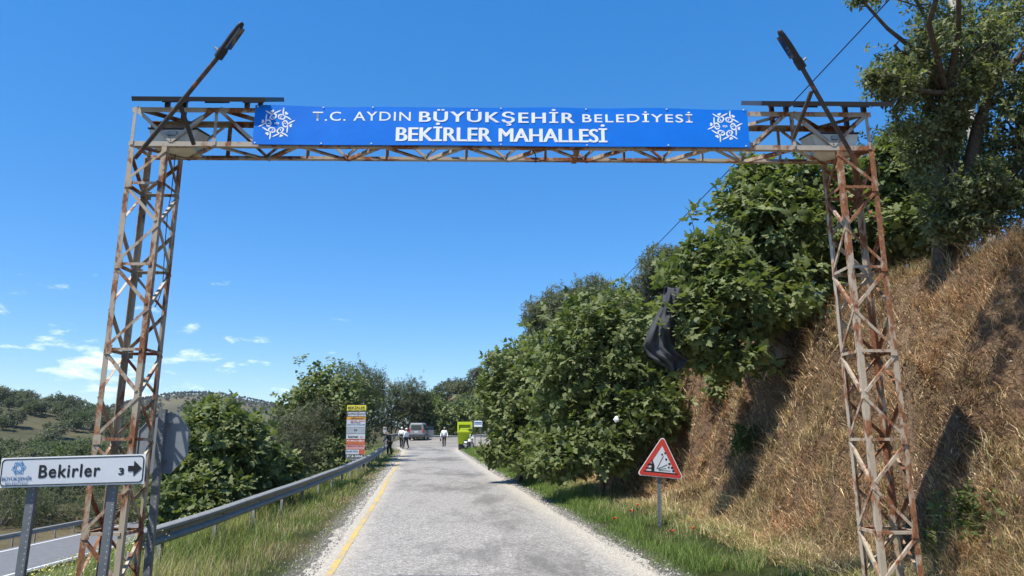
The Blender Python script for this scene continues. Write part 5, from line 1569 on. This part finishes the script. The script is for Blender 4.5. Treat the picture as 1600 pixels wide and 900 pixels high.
# wild flowers: little yellow-white heads low on the left
def heads(name, label, x, y, hz_, size, tint):
    n = len(x); c = np.stack([x, y, height(x, y) + hz_], -1)
    pv = np.array([(1, 0, 0), (0, 1, 0), (-1, 0, 0), (0, -1, 0), (0, 0, .8), (0, 0, -.5)]); pf = np.array([(0,1,4),(1,2,4),(2,3,4),(3,0,4),(1,0,5),(2,1,5),(3,2,5),(0,3,5)])
    V = (pv[None] * size[:, None, None] + c[:, None, :]).reshape(-1, 3); F = (pf[None] + (np.arange(n) * 6)[:, None, None]).reshape(-1, 3)
    tag(link(name, mesh_np(name, V, F, np.repeat(tint, 6, 0)), M['grass']), label, 'flowers', None, 'stuff')
x, y, a = scatter(5200, -1, 6.0, 26, 2.3, 9, 1.4)
k = clump(x, y, 0.8, 0.0, 112); x, y = x[k], y[k]
heads('wild_flowers', 'pale yellow wild flowers in the weeds around the left tower', x, y, 0.32 + 0.40 * rng.random(len(x)), 0.012 + 0.010 * rng.random(len(x)), pal3(len(x), [(0.62, 0.58, 0.25), (0.70, 0.68, 0.50), (0.60, 0.50, 0.08)], [3, 3, 2]))

# loose stones along the road edges
n = 9000
t = rng.random(n); y = 7 + 45 * t ** 2.0; side = rng.random(n) < 0.5
off = np.abs(rng.normal(size=n)) * 0.22 - 0.22
x = np.where(side, edgeR(y) + off, edgeL(y) - off)
s = 0.006 + 0.014 * rng.random(n) ** 2.5; s *= np.clip(y / 14, 1, 2)
c = np.stack([x, y, gz(y) + 0.022 + s * 0.3], -1)
pv = np.array([(1, .1, 0), (.1, .9, .1), (-1, .2, 0), (0, -.9, 0), (.1, 0, .7), (0, 0, -.6)]); pf = np.array([(0,1,4),(1,2,4),(2,3,4),(3,0,4),(1,0,5),(2,1,5),(3,2,5),(0,3,5)])
V = (pv[None] * s[:, None, None] * (0.7 + 0.6 * rng.random((n, 6, 1))) + c[:, None, :]).reshape(-1, 3)
F = (pf[None] + (np.arange(n) * 6)[:, None, None]).reshape(-1, 3)
tint = pal3(n, [(0.42, 0.40, 0.35), (0.30, 0.28, 0.25), (0.52, 0.49, 0.43)], [3, 3, 1])
mg, nt, bs = new_mat('gravel_stone'); aa = nt.nodes.new('ShaderNodeAttribute'); aa.attribute_name = 'tint'
nt.links.new(mixc(nt, 1.0, aa.outputs['Color'], ramp(nt, noise(nt, coords(nt), 60, 4), [(0.3, 0.8), (0.7, 1.15)]), 'MULTIPLY'), bs.inputs['Base Color']); bs.inputs['Roughness'].default_value = 0.95
tag(link('gravel', mesh_np('gravel', V, F, np.repeat(tint, 6, 0)), mg), 'loose gravel along both edges of the road', 'gravel', None, 'stuff')

# clods and stones on the bank
x, y, a = scatter(1500, 1, 6.5, 40, 2.0, 5.6, 1.5)
k = clump(x, y, 0.7, 0.05, 120); x, y = x[k], y[k]; n = len(x)
s = 0.012 + 0.045 * rng.random(n) ** 3
c = np.stack([x, y, height(x, y) - 0.3 * s], -1)
V = (pv[None] * s[:, None, None] * (0.7 + 0.6 * rng.random((n, 6, 1))) + c[:, None, :]).reshape(-1, 3)
F = (pf[None] + (np.arange(n) * 6)[:, None, None]).reshape(-1, 3)
tag(link('bank_stones', mesh_np('bank_stones', V, F, np.repeat(pal3(n, [(0.34, 0.27, 0.19), (0.26, 0.19, 0.12), (0.42, 0.36, 0.28)], [2, 2, 1]), 6, 0)), mg), 'stones and clods lying on the dry bank', 'stones', None, 'stuff')

# poppies
def poppy(px, py, d, lab):
    p = at(px, py, d); g = hz(p.x, d)
    z = max(p.z, g + 0.12)
    root = thing('poppy', lab, 'flower', (p.x, d, g), 'poppies in the verge')
    MB().tube([(p.x + .02, d, g), (p.x, d, (g + z) / 2), (p.x, d, z)], .004, 5).build('stem', M['grass_stem'], root)
    for k in range(4):
        a = k * 1.57 + px
        c = Vector((p.x, d, z)); u = Vector((math.cos(a), math.sin(a), .35)).normalized(); v = Vector((-math.sin(a), math.cos(a), 0))
        P = [c, c + u * .03 + v * .028, c + u * .055 + v * .018 + Vector((0, 0, .012)), c + u * .055 - v * .018 + Vector((0, 0, .012)), c + u * .03 - v * .028]
        MB().add(P, [(0, 1, 2), (0, 2, 3), (0, 3, 4)]).build('petal', M['poppy'], root)
    MB().ball((p.x, d, z + .008), .012, 6, 4).build('flower_heart', M['black'], root)
M['grass_stem'] = plain('stem_green', (0.10, 0.16, 0.04), 0.7)
for px, py, d, lab in ((996, 790, 15.8, 'red poppy left of the triangular sign, the farthest from the camera'), (986, 801, 15.2, 'red poppy left of the triangular sign, middle one of three'),
                       (961, 814, 14.4, 'leftmost red poppy, close to the road edge'), (1050, 842, 12.4, 'red poppy just right of the foot of the triangular sign'), (1084, 837, 12.5, 'rightmost red poppy in the verge grass')): poppy(px, py, d, lab)

# ------------------------------------------------------------------ black netting caught in the fig, white bag
def netting():
    D = 12.75
    # outline down the two sides in photo pixels, with depth changes
    Lf = [(1040, 447), (1036, 462), (1034, 478), (1022, 496), (1012, 520), (1005, 540), (1012, 556), (1030, 568), (1048, 580)]
    Rt = [(1068, 445), (1069, 462), (1066, 478), (1062, 496), (1060, 520), (1062, 545), (1070, 555), (1078, 562), (1062, 580)]
    n, m = 40, 22; V = []
    for i in range(n + 1):
        t = i / n * (len(Lf) - 1); k = min(int(t), len(Lf) - 2); f = t - k
        l = [Lf[k][j] * (1 - f) + Lf[k + 1][j] * f for j in (0, 1)]; r = [Rt[k][j] * (1 - f) + Rt[k + 1][j] * f for j in (0, 1)]
        for j in range(m + 1):
            s = j / m
            px = l[0] * (1 - s) + r[0] * s; py = l[1] * (1 - s) + r[1] * s
            dd = D - 0.22 * math.sin(math.pi * s) * (0.4 + 0.6 * math.sin(math.pi * min(1, i / n * 1.1))) + 0.05 * math.sin(s * 13 + i * 0.16) + 0.035 * math.sin(s * 23 - i * 0.3) + 0.04 * math.sin(i * 0.5 + s * 4)
            V.append(at(px, py + 4 * math.sin(s * 3.14) * (1 if i < 3 else 0), dd))
    F = []
    for i in range(n):
        for j in range(m):
            a = i * (m + 1) + j; F.append((a, a + m + 1, a + m + 2, a + 1))
    base = V[0].copy()
    me = MB().add([v - base for v in V], F, True).mesh('black_netting')
    o = link('black_netting', me, M['netting']); o.location = base
    sol = o.modifiers.new('thickness', 'SOLIDIFY'); sol.thickness = 0.006
    tag(o, 'black shade netting caught and hanging in the large fig tree', 'netting')
netting()
def bag():
    D = 18.0; c = at(963, 655, D - 0.9)
    mb = MB(); mb.ball((0, 0, 0), (.06, .05, .065), 14, 10)
    me = mb.mesh('white_bag')
    for i, v in enumerate(me.vertices): v.co *= 1 + 0.5 * float(vnoise(v.co.x * 38, v.co.y * 38, v.co.z * 38, 3))
    o = link('white_bag', me, M['bag']); o.location = c; tag(o, 'small white plastic bag snagged on the round fig tree', 'bag')
bag()

# ------------------------------------------------------------------ yellow-green container
def container():
    D = 60.0
    g = on_ground(727, D)
    root = thing('collection_bin', 'tall yellow-green collection bin with a recessed hatch at the roadside', 'bin', g)
    a, b, t = at(714.5, 675, D), at(737.5, 675, D), at(726, 659, D)
    x0, x1, zt = a.x, b.x, t.z; zm = at(726, 675.5, D).z; z0 = g.z; dp = 1.25
    # hood frame around the hatch
    fr = 0.13
    MB().box((x0, D, zm), (x0 + fr, D + dp, zt)).build('hood_side', M['lime'], root)
    MB().box((x1 - fr, D, zm), (x1, D + dp, zt)).build('hood_side', M['lime'], root)
    MB().box((x0 + fr + .002, D, zt - .24), (x1 - fr - .002, D + dp, zt)).build('hood_top', M['lime'], root)
    MB().box((x0 + fr + .002, D, zm), (x1 - fr - .002, D + dp, zm + .14)).build('hood_sill', M['lime'], root)
    MB().hexa([(x0 + fr + .004, D + .05, zm + .142), (x1 - fr - .004, D + .05, zm + .142), (x1 - fr - .004, D + .4, zm + .142), (x0 + fr + .004, D + .4, zm + .142),
               (x0 + fr + .004, D + .16, zt - .242), (x1 - fr - .004, D + .16, zt - .242), (x1 - fr - .004, D + .4, zt - .242), (x0 + fr + .004, D + .4, zt - .242)]).build('hatch', M['lime_dark'], root)
    MB().box((x0 + .4, D + .06, zm + .25), (x1 - .4, D + .10, zm + .29)).build('hatch_handle', M['lime'], root)
    # tapering body under it
    MB().hexa([(x0 + .06, D + .45, z0 + .42), (x1 - .06, D + .45, z0 + .42), (x1 - .06, D + dp, z0 + .42), (x0 + .06, D + dp, z0 + .42),
               (x0 + .005, D + .04, zm - .004), (x1 - .005, D + .04, zm - .004), (x1 - .005, D + dp - .01, zm - .004), (x0 + .005, D + dp - .01, zm - .004)]).build('bin_body', M['lime'], root)
    MB().box((x0 + .07, D + .5, z0 - .1), (x1 - .07, D + dp - .03, z0 + .418)).build('base_skid', M['dark'], root)
container()

def motorbike():
    D = 58.2
    g = on_ground(733, D)
    root = thing('motorbike', 'small black and white motorbike parked in front of the yellow-green bin', 'motorbike', g, None, math.radians(-62))
    def wheel(x):
        P = []; F = []; n, m = 20, 8
        for i in range(n):
            a = 2 * math.pi * i / n
            for j in range(m):
                b = 2 * math.pi * j / m; r = .25 + .045 * math.cos(b); P.append((x + r * math.cos(a), .045 * math.sin(b), .295 + r * math.sin(a)))
        for i in range(n):
            for j in range(m): F.append((i*m+j, ((i+1) % n)*m+j, ((i+1) % n)*m+(j+1) % m, i*m+(j+1) % m))
        w = MB().add(P, F, True).build('wheel', M['tyre'], root, False)
        MB().tube([(x, -.03, .295), (x, .03, .295)], .18, 14).build('rim', M['rim'], w, False)
    wheel(-.6); wheel(.6)
    MB().tube([(.6, .07, .295), (.45, .07, .85)], .022, 6).build('fork', M['galv'], root, False)
    MB().tube([(.6, -.07, .295), (.45, -.07, .85)], .022, 6).build('fork', M['galv'], root, False)
    link('fuel_tank', bevelled(MB().hexa([(-.05, -.11, .6), (.38, -.09, .62), (.38, .09, .62), (-.05, .11, .6), (-.02, -.09, .82), (.33, -.07, .86), (.33, .07, .86), (-.02, .09, .82)]).mesh('fuel_tank'), .03), M['white'], root)
    link('seat', bevelled(MB().hexa([(-.72, -.11, .66), (-.06, -.11, .64), (-.06, .11, .64), (-.72, .11, .66), (-.74, -.1, .76), (-.05, -.09, .74), (-.05, .09, .74), (-.74, .1, .76)]).mesh('seat'), .03), M['black'], root)
    link('engine', bevelled(MB().box((-.2, -.12, .26), (.26, .12, .58)).mesh('engine'), .03), M['dark'], root)
    link('tail_panel', bevelled(MB().hexa([(-.75, -.09, .5), (-.25, -.1, .5), (-.25, .1, .5), (-.75, .09, .56), (-.78, -.09, .655), (-.2, -.1, .635), (-.2, .1, .635), (-.78, .09, .655)]).mesh('tail_panel'), .02), M['white'], root)
    MB().tube([(.42, -.34, .98), (.46, -.12, .93), (.46, .12, .93), (.42, .34, .98)], .014, 6).build('handlebar', M['dark'], root, False)
    MB().ball((.54, 0, .83), (.08, .09, .09), 10, 7).build('headlight', M['galv'], root, False)
    link('windshield', bevelled(MB().hexa([(.50, -.17, .88), (.53, -.17, .88), (.53, .17, .88), (.50, .17, .88), (.40, -.13, 1.2), (.42, -.13, 1.2), (.42, .13, 1.2), (.40, .13, 1.2)]).mesh('windshield'), .008), M['white'], root)
    MB().tube([(-.1, -.12, .3), (-.7, -.15, .36)], .045, 8).build('exhaust', M['galv'], root, False)
motorbike()

# ------------------------------------------------------------------ the parked van
def van():
    D = 78.5
    g = on_ground(650, D)
    root = thing('parked_van', 'silver grey passenger van parked at the bend seen from behind', 'van', g, None, math.radians(-2))
    W = 0.87; L = 4.1
    # cross sections along the length (y, half width at waist, half width at roof, roof height, floor)
    secs = [(0.0, .80, .66, 1.76, .42), (0.10, .86, .70, 1.83, .30), (1.2, W, .73, 1.86, .26), (2.3, W, .72, 1.84, .26), (2.95, W, .66, 1.70, .26), (3.35, .85, .70, 1.10, .26), (3.9, .80, .66, .98, .28), (4.1, .70, .58, .80, .36)]
    P = []; F = []
    for y, hw, hr, zr, zf in secs:
        wz = min(1.02, zr - .03)
        ring = [(-hw * .93, zf), (-hw, zf + .16), (-hw, wz), (-hr, zr - .08), (-hr * .88, zr), (hr * .88, zr), (hr, zr - .08), (hw, wz), (hw, zf + .16), (hw * .93, zf)]
        P += [(x, y, z) for x, z in ring]
    k = 10
    for i in range(len(secs) - 1):
        for j in range(k): F.append((i*k+j, i*k+(j+1) % k, (i+1)*k+(j+1) % k, (i+1)*k+j))
    F += [tuple(range(k - 1, -1, -1)), tuple(range((len(secs)-1)*k, len(secs)*k))]
    link('van_body', bevelled(MB().add(P, F).mesh('van_body'), .03, 2), M['vanpaint'], root)
    # tailgate: door panel, window, plate, lights, bumper
    tg = link('tailgate', bevelled(MB().hexa([(-.66, -.03, .62), (.66, -.03, .62), (.66, .01, .62), (-.66, .01, .62), (-.62, -.03, 1.70), (.62, -.03, 1.70), (.62, .01, 1.70), (-.62, .01, 1.70)]).mesh('tailgate'), .02), M['vanpaint'], root)
    link('rear_window', bevelled(MB().hexa([(-.60, -.045, 1.06), (.60, -.045, 1.06), (.60, -.026, 1.06), (-.60, -.026, 1.06), (-.55, -.045, 1.60), (.55, -.045, 1.60), (.55, -.026, 1.60), (-.55, -.026, 1.60)]).mesh('rear_window'), .008), M['glass'], tg)
    link('number_plate_recess', MB().box((-.34, -.042, .80), (.34, -.031, .92)).mesh('number_plate_recess'), M['vanplastic'], tg)
    link('number_plate', MB().box((-.26, -.048, .815), (.26, -.043, .905)).mesh('number_plate'), M['signedge'], tg)
    for s in (-1, 1):
        link('tail_light', bevelled(MB().box((s * .76 - .07, -.035, .78), (s * .76 + .07, .05, 1.28)).mesh('tail_light'), .02), M['tail'], root)
        link('wing_mirror', bevelled(MB().box((s * .98 - .09, 3.0, 1.02), (s * .98 + .09, 3.1, 1.22)).mesh('wing_mirror'), .02), M['vanplastic'], root)
        for y0, y1, x in ((.35, 1.2, .0), (1.3, 2.05, .0), (2.15, 2.85, .0)):
            link('side_window', MB().hexa([(s * .885, y0, 1.10), (s * .885, y1, 1.10), (s * .865, y1, 1.10), (s * .865, y0, 1.10), (s * .765, y0 + .04, 1.62), (s * .765, y1 - .04, 1.62), (s * .745, y1 - .04, 1.62), (s * .745, y0 + .04, 1.62)]).mesh('side_window'), M['glass'], root)
        link('side_trim', MB().box((s * .88 - .012, .95, .52), (s * .88 + .012, 2.9, .62)).mesh('side_trim'), M['vanplastic'], root)
    link('bumper', bevelled(MB().box((-.84, -.12, .36), (.84, .06, .60)).mesh('bumper'), .04), M['vanplastic'], root)
    for s in (-1, 1):
        for y in (.72, 3.25):
            w = MB().tube([(s * .72, y, .31), (s * .80, y, .31), (s * .90, y, .31)], [.30, .315, .30], 20).build('wheel', M['tyre'], root, False)
            MB().tube([(s * .885, y, .31), (s * .91, y, .31)], .19, 14).build('rim', M['rim'], w, False)
    # right front door standing open
    d = thing_part('open_door', root)
    link('door_window', MB().hexa([(.93, 2.34, 1.10), (1.52, 2.74, 1.10), (1.51, 2.76, 1.10), (.92, 2.36, 1.10), (.90, 2.36, 1.55), (1.40, 2.72, 1.55), (1.39, 2.74, 1.55), (.89, 2.38, 1.55)]).mesh('door_window'), M['glass'], d)
    link('exhaust', MB().tube([(-.4, -.1, .27), (-.4, .5, .27)], .03, 8).mesh('exhaust'), M['dark'], root)
def thing_part(name, root):
    me = bevelled(MB().hexa([(.92, 2.30, .42), (1.56, 2.72, .42), (1.53, 2.78, .42), (.89, 2.36, .42), (.92, 2.30, 1.09), (1.56, 2.72, 1.09), (1.53, 2.78, 1.09), (.89, 2.36, 1.09)]).mesh(name), .012)
    return link(name, me, M['vanpaint'], root)
van()

# ------------------------------------------------------------------ people
def skin_mesh(name, verts, edges, radii, root=0, sub=1):
    me = bpy.data.meshes.new(name); me.from_pydata(verts, edges, [])
    o = bpy.data.objects.new(name, me); COL.objects.link(o)
    o.modifiers.new('skin', 'SKIN'); ss = o.modifiers.new('sub', 'SUBSURF'); ss.levels = sub; ss.render_levels = sub
    sk = me.skin_vertices[0].data if me.skin_vertices else None
    if sk is None:
        bpy.context.view_layer.objects.active = o; bpy.ops.mesh.customdata_skin_add(); sk = me.skin_vertices[0].data
    for i, r in enumerate(radii):
        sk[i].radius = r if hasattr(r, '__len__') else (r, r); sk[i].use_root = (i == root)
    bpy.context.view_layer.update()
    out = bpy.data.meshes.new_from_object(o.evaluated_get(bpy.context.evaluated_depsgraph_get()))
    bpy.data.objects.remove(o); bpy.data.meshes.remove(me)
    out.polygons.foreach_set('use_smooth', [True] * len(out.polygons)); out.materials.clear()
    return out

def person(loc, face, label, top, bottom, hat, height_=1.72, stride=0.12, arms=((.12, .0), (-.1, .05)), lean=0.0, vest=None, bag_=False, group='people on the road'):
    """Figure facing local +y. arms: forward swing of the hands; stride: half step."""
    k = height_ / 1.75
    root = thing('person', label, 'person', loc, group, face)
    hipz, shz = .92, 1.42
    ly = lean
    J = {'pel': (0, 0, .95), 'wst': (0, ly * .3, 1.12), 'chs': (0, ly * .7, 1.32), 'nek': (0, ly, 1.50), 'hd0': (0, ly + .015, 1.58), 'hd1': (0, ly + .02, 1.66), 'hd2': (0, ly + .01, 1.735), 'nos': (0, ly + .115, 1.625),
         'shl': (-.19, ly * .9, shz), 'shr': (.19, ly * .9, shz)}
    for s, nm, sw in ((-1, 'l', stride), (1, 'r', -stride)):
        J['hp' + nm] = (s * .10, 0, hipz - .02); J['kn' + nm] = (s * .105, sw * .55 + .03, .50); J['an' + nm] = (s * .105, sw - (.05 if sw < 0 else 0), .09); J['to' + nm] = (s * .115, sw + .13, .035)
        fw, out = arms[0] if s < 0 else arms[1]
        J['el' + nm] = (s * (.25 + out), ly + fw * .4 - .02, 1.15); J['wr' + nm] = (s * (.24 + out), ly + fw + .05, .92 + abs(fw) * .25); J['hn' + nm] = (s * (.235 + out), ly + fw + .08, .83 + abs(fw) * .3)
        for q in range(4): J['f%d%s' % (q, nm)] = (s * (.235 + out), ly + fw + .065 + .018 * q, .755 + abs(fw) * .3 + .01 * abs(q - 1))
        J['th' + nm] = (s * (.205 + out), ly + fw + .13, .81 + abs(fw) * .3)
    def sub(names, edges, rad, name, mt, par=root, s_=1):
        idx = {n: i for i, n in enumerate(names)}
        me = skin_mesh(name, [tuple(c * k for c in J[n]) for n in names], [(idx[a], idx[b]) for a, b in edges], [tuple(v * k for v in r) if hasattr(r, '__len__') else r * k for r in rad], 0, s_)
        return link(name, me, mt, par)
    names = ['pel', 'wst', 'chs', 'nek', 'hd0', 'hd1', 'hd2', 'nos', 'shl', 'shr', 'ell', 'elr', 'wrl', 'wrr', 'hnl', 'hnr', 'thl', 'thr', 'hpl', 'hpr', 'knl', 'knr', 'anl', 'anr', 'tol', 'tor'] + ['f%d%s' % (q, s) for s in 'lr' for q in range(4)]
    rad = {'pel': (.13, .10), 'wst': (.12, .09), 'chs': (.15, .10), 'nek': .052, 'hd0': (.06, .075), 'hd1': (.075, .092), 'hd2': (.055, .07), 'nos': .016, 'sh': .062, 'el': .042, 'wr': .028, 'hn': (.022, .036), 'th': .010, 'hp': .085, 'kn': .055, 'an': .038, 'to': .03}
    def rr(n):
        if n in rad: return rad[n]
        if n[0] == 'f': return .009
        return rad[n[:2]]
    E = [('pel', 'wst'), ('wst', 'chs'), ('chs', 'nek'), ('nek', 'hd0'), ('hd0', 'hd1'), ('hd1', 'hd2'), ('hd1', 'nos')]
    for s in 'lr':
        E += [('chs', 'sh' + s), ('sh' + s, 'el' + s), ('el' + s, 'wr' + s), ('wr' + s, 'hn' + s), ('hn' + s, 'th' + s), ('pel', 'hp' + s), ('hp' + s, 'kn' + s), ('kn' + s, 'an' + s), ('an' + s, 'to' + s)]
        E += [('hn' + s, 'f%d%s' % (q, s)) for q in range(4)]
    body = sub(names, E, [rr(n) for n in names], 'body', M['skin'])
    tn = ['pel', 'wst', 'chs', 'shl', 'shr', 'ell', 'elr', 'wrl', 'wrr']
    sub(tn, [('pel', 'wst'), ('wst', 'chs'), ('chs', 'shl'), ('chs', 'shr'), ('shl', 'ell'), ('shr', 'elr'), ('ell', 'wrl'), ('elr', 'wrr')],
        [(.175, .135), (.17, .13), (.185, .135), .085, .085, .062, .062, .045, .045], 'shirt', M[top])
    if vest:
        sub(['pel', 'wst', 'chs'], [('pel', 'wst'), ('wst', 'chs')], [(.185, .145), (.18, .142), (.17, .150)], 'vest', M[vest])
    bn = ['pel', 'hpl', 'hpr', 'knl', 'knr', 'anl', 'anr']
    sub(bn, [('pel', 'hpl'), ('pel', 'hpr'), ('hpl', 'knl'), ('hpr', 'knr'), ('knl', 'anl'), ('knr', 'anr')], [(.165, .125), .11, .11, .078, .078, .062, .062], 'trousers', M[bottom])
    for s in 'lr':
        sub(['an' + s, 'to' + s], [('an' + s, 'to' + s)], [(.05, .05), (.042, .035)], 'shoe', M['black'])
    for s in (-1, 1):
        MB().ball((s * .032 * k, (ly + .098) * k, 1.665 * k), .011 * k, 6, 4).build('eye', M['black'], root, False)
    hm = MB().ball((0, (ly - .008) * k, 1.70 * k), (.088 * k, .105 * k, .082 * k), 12, 8).mesh('cap')
    for v in hm.vertices:
        if v.co.z < 1.68 * k and v.co.y > (ly - .02) * k: v.co.z = 1.685 * k
    if hat == 'cap':
        c = link('cap', hm, M['shirtwhite'], root)
        MB().ball((0, (ly + .10) * k, 1.70 * k), (.07 * k, .075 * k, .010 * k), 10, 5).build('cap_peak', M['shirtwhite'], c, False)
    else:
        hm.name = 'hair'; link('hair', hm, M['hair'] if hat == 'grey' else M['black'], root)
    if bag_:
        h = Vector([c * k for c in J['hnr']])
        b = thing('carried_bag', 'small black bag in the hand of the man in the white shirt', 'bag', Vector(loc) + Matrix.Rotation(face, 3, 'Z') @ (h + Vector((.0, .02, -.30))), None, face)
        link('bag_body', bevelled(MB().hexa([(-.05, -.11, 0), (.05, -.11, 0), (.05, .11, 0), (-.05, .11, 0), (-.04, -.09, .20), (.04, -.09, .20), (.04, .09, .20), (-.04, .09, .20)]).mesh('bag_body'), .02), M['black'], b)
        MB().tube([(0, -.06, .19), (0, -.03, .27), (0, .03, .27), (0, .06, .19)], .008, 6).build('bag_handle', M['black'], b, False)
    return root
rz = math.radians
person(on_ground(694, 63.5, .02), rz(172), 'man in a white shirt walking down the middle of the road', 'shirtwhite', 'trousers', 'grey', 1.72, .06, ((.03, .05), (.05, .06)), bag_=True)
person(on_ground(627.3, 62.0, .02), rz(-12), 'man in a white shirt and dark vest with a white cap', 'shirtwhite', 'trousers', 'cap', 1.76, .10, ((.05, .02), (-.02, .02)), vest='vest')
person(on_ground(634.5, 60.8, .02), rz(60), 'man in a pale jacket standing beside the man in the vest', 'shirtwhite', 'trousers', 'cap', 1.70, .17, ((.08, .0), (.02, .0)))
person(on_ground(609.0, 50.0, .0), rz(70), 'person in black clothes leaning beside the guardrail bend', 'blackcloth', 'blackcloth', 'dark', 1.70, .08, ((.22, .0), (.18, .0)), lean=.14)

# ------------------------------------------------------------------ thin summer haze
def haze():
    o = MB().box((-4600, -400, -60), (4600, 5200, 130)).build('haze', None, None, False)
    m = bpy.data.materials.new('summer_haze'); m.use_nodes = True
    nt = m.node_tree; nt.nodes.clear()
    out = nt.nodes.new('ShaderNodeOutputMaterial'); v = nt.nodes.new('ShaderNodeVolumePrincipled')
    v.inputs['Color'].default_value = (0.80, 0.88, 1.0, 1); v.inputs['Density'].default_value = 0.00011; v.inputs['Anisotropy'].default_value = 0.2
    nt.links.new(v.outputs[0], out.inputs['Volume'])
    o.data.materials.append(m)
    tag(o, 'thin bluish haze in the air over the valley', 'haze', None, 'stuff')
haze()
